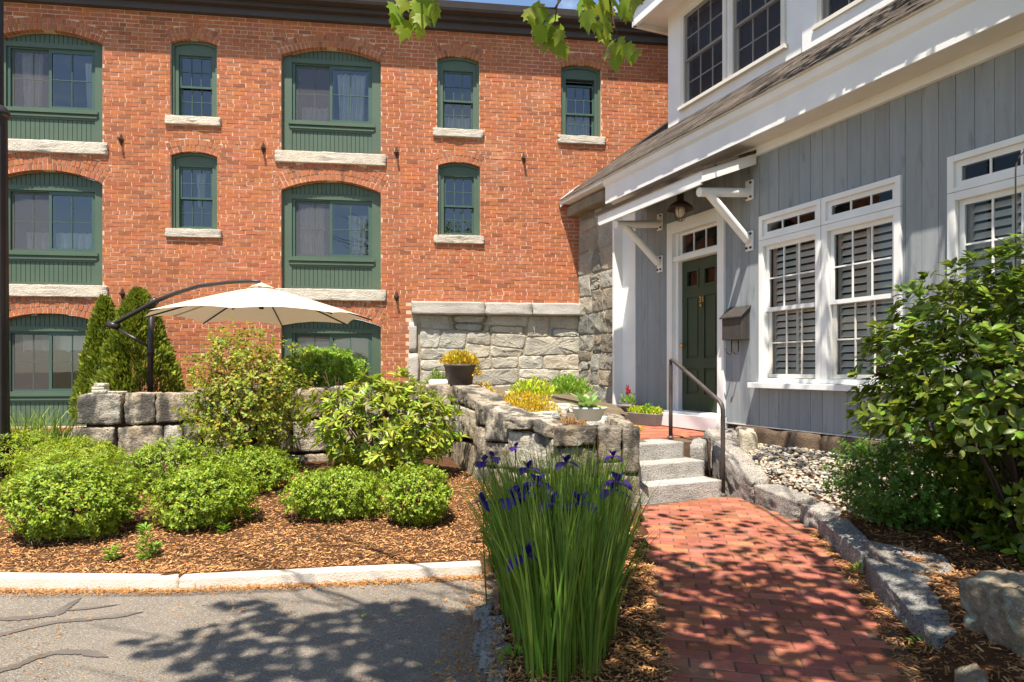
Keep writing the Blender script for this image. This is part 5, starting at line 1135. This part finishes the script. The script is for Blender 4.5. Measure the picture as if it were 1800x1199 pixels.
bush('rhododendron', 'big glossy rhododendron in front of the grey house windows', 'bush', Vector((3.32, 4.10, -.05)), 1.04, .66, 1.88, 22500, .076, RHODO, None, .42, .20, 53, boxy=2.4, trim=lambda P: ~((P[:, 2] < .80) & (P[:, 0] < -.42 + .25 * (.8 - P[:, 2]))), T=T_big(.44, .16), nind=300, shell=.5, stems=26, whorl=7, span=.03, tlo=.5, thi=1.25, hue=.14, twig=BARK, sr=.55)
def thuja(label, px, Y, z0, r, h_, n, seed):
    o = empty('arborvitae', (at(px, 600, Y).x, Y, z0), 0, label, 'tree', 'arborvitae behind the wall'); u = rng.random(n) ** .75; a = rng.uniform(0, 6.283, n)
    lump = np.array([1 + .22 * mnoise.noise(Vector((math.cos(t) * 1.6, math.sin(t) * 1.6, q * 5 + seed))) + .14 * mnoise.noise(Vector((math.cos(t) * 4, math.sin(t) * 4, q * 13 + seed))) for t, q in zip(a, u)])
    rad = r * (1 - u) ** .72 * lump * (.6 + .4 * rng.random(n) ** .4) + .015; P = np.stack([np.cos(a) * rad, np.sin(a) * rad, u * h_ * .98 + .02], 1)
    Dv = np.stack([np.cos(a) * .6, np.sin(a) * .6, np.full(n, 1.0)], 1) + rng.normal(0, .35, (n, 3)); Nv = np.stack([-np.sin(a), np.cos(a), np.zeros(n)], 1) + rng.normal(0, .5, (n, 3)); T = T_small(.42)
    V, Fc = scatter(P, rots(Dv, Nv), .075 * rng.uniform(.6, 1.3, n), T); link('crown', np_mesh('crown', V, Fc, THUJA, np.repeat(tintvar(n, .5, 1.35, .12), 2, 0)), o, 'stuff')
    b = MB(); b.tube([(0, 0, -.1), (0, 0, h_ * .5), (0, 0, h_ * .92)], [.04, .025, .006], 8); b.build('trunk', BARK, o)
thuja('taller arborvitae cone just behind the parasol pole', 244, 9.55, .75, .60, 1.60, 14000, 3)
thuja('slimmer arborvitae cone at the left of the pair', 184, 9.7, .4, .42, 1.86, 9000, 8)
# blades
def blades(parent, name, m, base, lean, hgt, wid, tints, nind=0, curve=.35):
    n = len(base); sg = 6; base = np.array(base); lean = np.array(lean); side = np.stack([-lean[:, 1], lean[:, 0], np.zeros(n)], 1) + rng.normal(0, .6, (n, 3)) * np.array([1, 1, 0]); side /= np.maximum(np.linalg.norm(side, axis=1, keepdims=True), 1e-5); rowsv = []
    for k in range(sg + 1):
        f_ = k / sg; c = base + np.concatenate([lean * (f_ ** 1.7)[..., None] if False else lean * f_ ** 1.7, (hgt * (f_ - .12 * curve * f_ ** 3))[:, None]], 1); w = (wid * (1 - f_ ** 2.2) * (.7 + .6 * min(f_ * 3, 1)))[:, None] + .0006
        rowsv += [c - side * w, c + side * w]
    V = np.stack(rowsv, 1); fc = []
    for k in range(sg): a = 2 * k; fc += [(a, a + 1, a + 3), (a, a + 3, a + 2)]
    fc = np.array(fc); ord_ = np.argsort(base[:, 1]); near = set(ord_[:nind].tolist())
    for i in ord_[:nind]:
        o = link('blade', np_mesh('blade', V[i] - base[i], fc, m, np.tile(tints[i], (len(fc), 1)), True), parent); o.location = base[i]
    rest = np.array([i for i in range(n) if i not in near]); VV = V[rest].reshape(-1, 3); FF = (fc[None] + (np.arange(len(rest)) * 2 * (sg + 1))[:, None, None]).reshape(-1, 3)
    link(name, np_mesh(name, VV, FF, m, np.repeat(tints[rest], len(fc), 0), True), parent, 'stuff')
ic = Vector((.33, 3.7, -.13)); iris = empty('iris_clump', ic, 0, 'tall clump of purple irises between driveway and brick path', 'irises')
ipoly = [(.08, 2.72), (.34, 2.74), (.50, 3.2), (.66, 4.0), (.74, 4.8), (.30, 5.1), (-.05, 4.6), (-.06, 3.6)]; base = []; lean = []
while len(base) < 2300:
    x = random.uniform(-.1, .8); y = random.uniform(2.7, 5.1)
    if inpoly(x, y, ipoly) and random.random() < 1.15 - .14 * (y - 2.7):
        base.append((x - ic.x, y - ic.y, random.uniform(-.02, .01))); cxm = .22 + .10 * (y - 2.7); lean.append(((x - cxm) * .4 + random.gauss(0, .075), random.gauss(0, .075)))
n = len(base); hg = rng.uniform(.5, .86, n); blades(iris, 'blades', IRISM, base, lean, hg, rng.uniform(.0028, .0056, n), tintvar(n, .55, 1.45, .14), 300)
def flower(pt, s):
    f_ = empty('flower'); f_.parent = iris; f_.location = pt - ic; a0 = random.uniform(0, 2); T = T_big(.95, .75)
    a = np.array([a0 + k * 2.094 for k in range(3)]); Dv = np.stack([np.cos(a), np.sin(a), np.full(3, .25)], 1); V, Fc = scatter(np.zeros((3, 3)), rots(Dv, np.tile((0, 0, 1.), (3, 1))), np.full(3, s), T); link('fall_petals', np_mesh('fall_petals', V, Fc, IRISF, np.tile((1, 1, 1), (48, 1)), True), f_)
    a = a + 1.05; Dv = np.stack([np.cos(a) * .6, np.sin(a) * .6, np.full(3, .9)], 1); V, Fc = scatter(np.zeros((3, 3)), rots(Dv, np.tile((0, 0, 1.), (3, 1))), np.full(3, s * .8), T_big(.7, .1)); link('standard_petals', np_mesh('standard_petals', V, Fc, IRISF, np.tile((.8, .8, .9), (48, 1)), True), f_)
    b = MB(); h_ = pt.z + .13; b.tube([(random.gauss(0, .02), random.gauss(0, .02), -h_), (0, 0, -h_ * .4), (0, 0, -.01)], [.005, .004, .004], 6); b.lathe([(.002, -.05), (.009, -.03), (.006, 0)], (0, 0, 0), 8); b.build('stalk', IRISM, f_)
for px, py, Y, s in ((850, 812, 4.3, .065), (866, 804, 4.4, .06), (928, 823, 4.1, .07), (945, 850, 3.8, .08), (902, 876, 3.5, .09), (922, 868, 3.6, .085), (995, 813, 4.3, .075), (972, 884, 3.5, .085), (1020, 884, 3.5, .085), (1086, 846, 3.9, .08), (1076, 862, 3.8, .08), (850, 882, 3.7, .07), (925, 977, 2.95, .085), (1078, 802, 4.6, .06), (906, 786, 4.7, .05)): flower(at(px, py, Y), s * 1.15)
gr = empty('grass_clump', (at(66, 760, 7.9).x, 7.9, .06), 0, 'arching green grass clump in front of the lowest green window', 'grass clump'); n = 420
b0 = rng.normal(0, .16, (n, 3)) * np.array([1.6, .6, 0]); blades(gr, 'blades', GRASSM, b0, rng.normal(0, .16, (n, 2)) + b0[:, :2] * .5, rng.uniform(.4, .85, n), rng.uniform(.003, .006, n), tintvar(n, .6, 1.3, .1), 0, 1.4)
for px, py, h_, lab in ((255, 985, .24, 'tall leafy lily shoot in the mulch near the kerb'), (197, 985, .09, 'small leafy weed left of the lily shoot'), (272, 975, .07, 'tiny pale weed right of the lily shoot'), (435, 915, .09, 'pale broad leaved seedling between the spirea mounds'), (392, 938, .07, 'small seedling under the second spirea mound')):
    q = hb(px, py); n = int(40 + h_ * 400); o = empty('seedling', q, 0, lab, 'weed', 'young plants in the mulch'); z = rng.random(n) * h_; a = rng.uniform(0, 6.28, n); Dv = np.stack([np.cos(a), np.sin(a), np.full(n, .5)], 1); P = np.stack([np.cos(a) * .012, np.sin(a) * .012, z], 1)
    V, Fc = scatter(P, rots(Dv, np.tile((0, 0, 1.), (n, 1))), rng.uniform(.035, .06, n), T_small(.32)); link('leaves', np_mesh('leaves', V, Fc, BOX, np.repeat(tintvar(n, .7, 1.2), 2, 0)), o, 'stuff')
for px, py, h_, lab in ((1648, 1150, .12, 'green weed at the foot of the jagged edging stone'), (1512, 1005, .05, 'tiny green weed beside the curving edging stone'), (1430, 915, .05, 'grassy weed in the gap of the short edging block'), (905, 1165, .08, 'broad leaved weed at the front of border stones')):
    q = onz(px, py, -.13); n = 60; o = empty('weed', q, 0, lab, 'weed', 'weeds along the path'); d = rand_unit(n); d[:, 2] = np.abs(d[:, 2]) + .2
    V, Fc = scatter(d * np.array([h_ * .8, h_ * .8, h_ * .5]), rots(d, np.tile((0, 0, 1.), (n, 1)) + rng.normal(0, .3, (n, 3))), rng.uniform(.02, .045, n), T_small(.35)); link('leaves', np_mesh('leaves', V, Fc, BOX, np.repeat(tintvar(n, .6, 1.1), 2, 0)), o, 'stuff')
for i, (px, py, lab) in enumerate(((742, 1170, 'pale fallen leaf on the shaded driveway near the picture bottom'), (712, 1080, 'pale fallen leaf on the driveway below the kerb'), (642, 1078, 'yellow green fallen leaf on the shaded driveway'))):
    q = onz(px, py, ZDRIVE + .02); o = link('fallen_leaf', np_mesh('fallen_leaf', T_big(.55, .1)[0] * .055, T_big(.55, .1)[1], HOSTA, np.tile((1.5, 1.3, 1.2) if i < 2 else (1.1, 1.1, .5), (16, 1)), True)); o.location = q; o.rotation_euler = (.1, .15, 1.1 + i); tag(o, lab, 'leaf', 'fallen leaves on the driveway')
# ---------------------------------------------------------------- maple overhead
mt = empty('maple_tree', (3.6, -1.6, -.2), 0, 'maple tree overhead whose leafy twigs hang into the sky', 'tree'); M0 = Vector((3.6, -1.6, -.2)); T = T_maple()
b = MB(); b.tube([(0, 0, 0), (-.05, .05, 1.5), (-.2, .2, 3.2), (-.5, .5, 4.6), (-1.0, 1.0, 6.4)], [.24, .20, .17, .13, .05], 14); b.build('trunk', BARK, mt, True)
tips = []; b = MB()
def limb(p, e, r, lv):
    mid = p.lerp(e, .5) + Vector(rand_unit(1)[0]) * .12 * (e - p).length; b.tube([p, mid, e], [r, r * .75, r * .4], 7)
    if lv == 0: tips.append(e); return
    for k in range(4):
        s = p.lerp(e, random.uniform(.35, 1)); limb(s, s + (e - p) * random.uniform(.3, .5) + Vector((random.gauss(0, .5), random.gauss(0, .45), random.gauss(0, .22))), r * .45, lv - 1)
for e in ((-1.2, 2.4, 5.0), (-2.6, 3.0, 5.2), (-3.6, 2.4, 5.3), (-4.6, 2.6, 5.0), (-.2, 3.0, 5.2), (-2.2, 1.6, 6.0), (.8, 2.6, 5.4), (-3.2, 4.0, 5.3), (-1.6, 4.2, 5.4), (-.4, 4.3, 5.5), (-4.2, 2.0, 4.7), (-4.8, 2.9, 5.3), (-4.1, 3.1, 5.6), (-.8, 6.4, 6.4), (.3, 6.2, 6.5), (-.2, 5.6, 6.3), (.9, 5.4, 6.4), (-3.4, 1.5, 4.4), (-2.9, 2.4, 4.6)): limb(Vector((-.3, .3, 3.6 + random.uniform(0, .8))), Vector(e), .06, 2)  # some limbs added out of view to shade the driveway and house wall
b.build('branches', BARK, mt, True)
tips = [t for t in tips if (t.z + M0.z - ZC) > .64 * (t.y + M0.y) + .35 and t.z > 3.6]
P = np.concatenate([np.array(t)[None] + rng.normal(0, 1, (60, 3)) * np.array([.33, .33, .18]) for t in tips]); ok = (P[:, 2] + M0.z - ZC) > .62 * (P[:, 1] + M0.y) + .25; P = P[ok]; H = P[:, 2]; gx = P[:, 0] + M0.x + .11 * H; gy = P[:, 1] + M0.y + .42 * H
ok = np.where(gx < -.12, (gy < 3.85 + .12 * np.sin(gx * 7)) & (gx > -1.75 + .25 * np.sin(gy * 9)), np.where(gx > 2.6, gy < 9.6, gy < 6.3)); ok &= ~((gx > .1) & (rng.random(len(P)) < np.where(gy < 3.7, .66, .50))); ok &= ~((gx > 2.3) & (gy > 3.5) & (gy < 5.8) & (rng.random(len(P)) < .70)) & ~((gx > 2.2) & (gy >= 5.8) & (gy < 8.2) & (rng.random(len(P)) < .75)); rel = P + np.array(M0) - np.array(W0); kk = -(rel @ np.array(NH)) / .261; hz = rel[:, 2] - kk; ht = (rel + kk[:, None] * np.array(LDIR)) @ np.array(DH); ok &= ~((kk > 0) & (hz > 0) & (hz < 2.6) & (ht > -1.25)); P = P[ok]; n = len(P)  # unseen crown leaves dropped by where their shadow lands, to shape the dapple
V, Fc = scatter(P, rots(rand_unit(n) * np.array([1, 1, .5]) - np.array([0, 0, .3]), np.tile((0, 0, 1.), (n, 1)) + rng.normal(0, .5, (n, 3))), rng.uniform(.08, .14, n), T); link('crown', np_mesh('crown', V, Fc, MAPLE, np.repeat(tintvar(n, .7, 1.2), len(T[1]), 0), True), mt, 'stuff')
b = MB(); LV_ = []; YH = 3.6
def twig(pts): b = MB(); b.tube([at(x, y, YH + dy) - M0 for x, y, dy in pts], [.006] * (len(pts) - 1) + [.002], 6); b.build('twig', TWIG, mt, True)
twig([(700, -190, -.6), (735, -60, 0), (742, 5, 0), (738, 28, 0)]); twig([(990, -150, -.5), (985, -10, 0), (978, 14, 0), (975, 45, 0)]); twig([(985, 0, 0), (975, 15, 0), (945, 12, .05)]); twig([(1080, -160, -.5), (1072, 0, .1), (1078, 40, .1), (1088, 68, .1)])
meshes = [np_mesh('leaf', T[0], T[1], MAPLE, np.tile(tintvar(1, .85, 1.25)[0], (len(T[1]), 1)), True) for k in range(8)]
for px, py, dy in [(690, 8, 0), (700, 22, .05), (712, 2, .02), (722, 24, 0), (735, 6, .06), (728, 34, .03), (742, 28, 0), (718, 40, .05), (757, 2, .0), (704, -8, .1), (745, 12, .05), (733, 40, .02), (752, 18, .06),
                   (930, 18, 0), (938, 10, .05), (936, 32, .02), (950, 14, 0), (958, 50, 0), (952, 58, .05), (972, 48, .02), (986, 56, 0), (978, 78, 0), (966, 60, .06), (990, 50, .04),
                   (1030, 22, 0), (1042, 4, .05), (1040, 34, .02), (1052, 12, .0), (1062, 30, .05), (1066, 44, .02), (1080, 2, .06), (1090, 8, 0), (1108, 2, .03), (1118, -6, .0), (1075, 76, 0), (1084, 84, .04), (1100, 80, 0), (1104, 90, .03), (1092, 68, .05), (1058, -4, .1), (1098, 20, .1), (695, 30, .1), (715, 48, .1), (740, 46, .1), (748, -6, .0), (764, 8, .1), (942, 42, .1), (960, 72, .08), (984, 84, .1), (970, 30, .1), (1036, 12, .12), (1048, 42, .1), (1060, 56, .05), (1112, 94, .02), (1080, 96, .1), (1070, 12, .05), (1026, -4, .1), (1100, -10, .05)]:
    o = link('leaf', random.choice(meshes), mt); p = at(px, py - 4, YH + dy + random.uniform(-.1, .1)) - M0
    yv = Vector((random.gauss(0, .3), random.gauss(0, .4), -1)).normalized(); zv = Vector((random.gauss(0, 1.0), -1, random.gauss(0, .4))); xv = yv.cross(zv).normalized(); zv = xv.cross(yv); s = random.uniform(.09, .125)
    M4 = Matrix.Identity(4)
    for a in range(3): M4[a][0] = xv[a] * s; M4[a][1] = yv[a] * s; M4[a][2] = zv[a] * s; M4[a][3] = p[a]
    o.matrix_local = M4
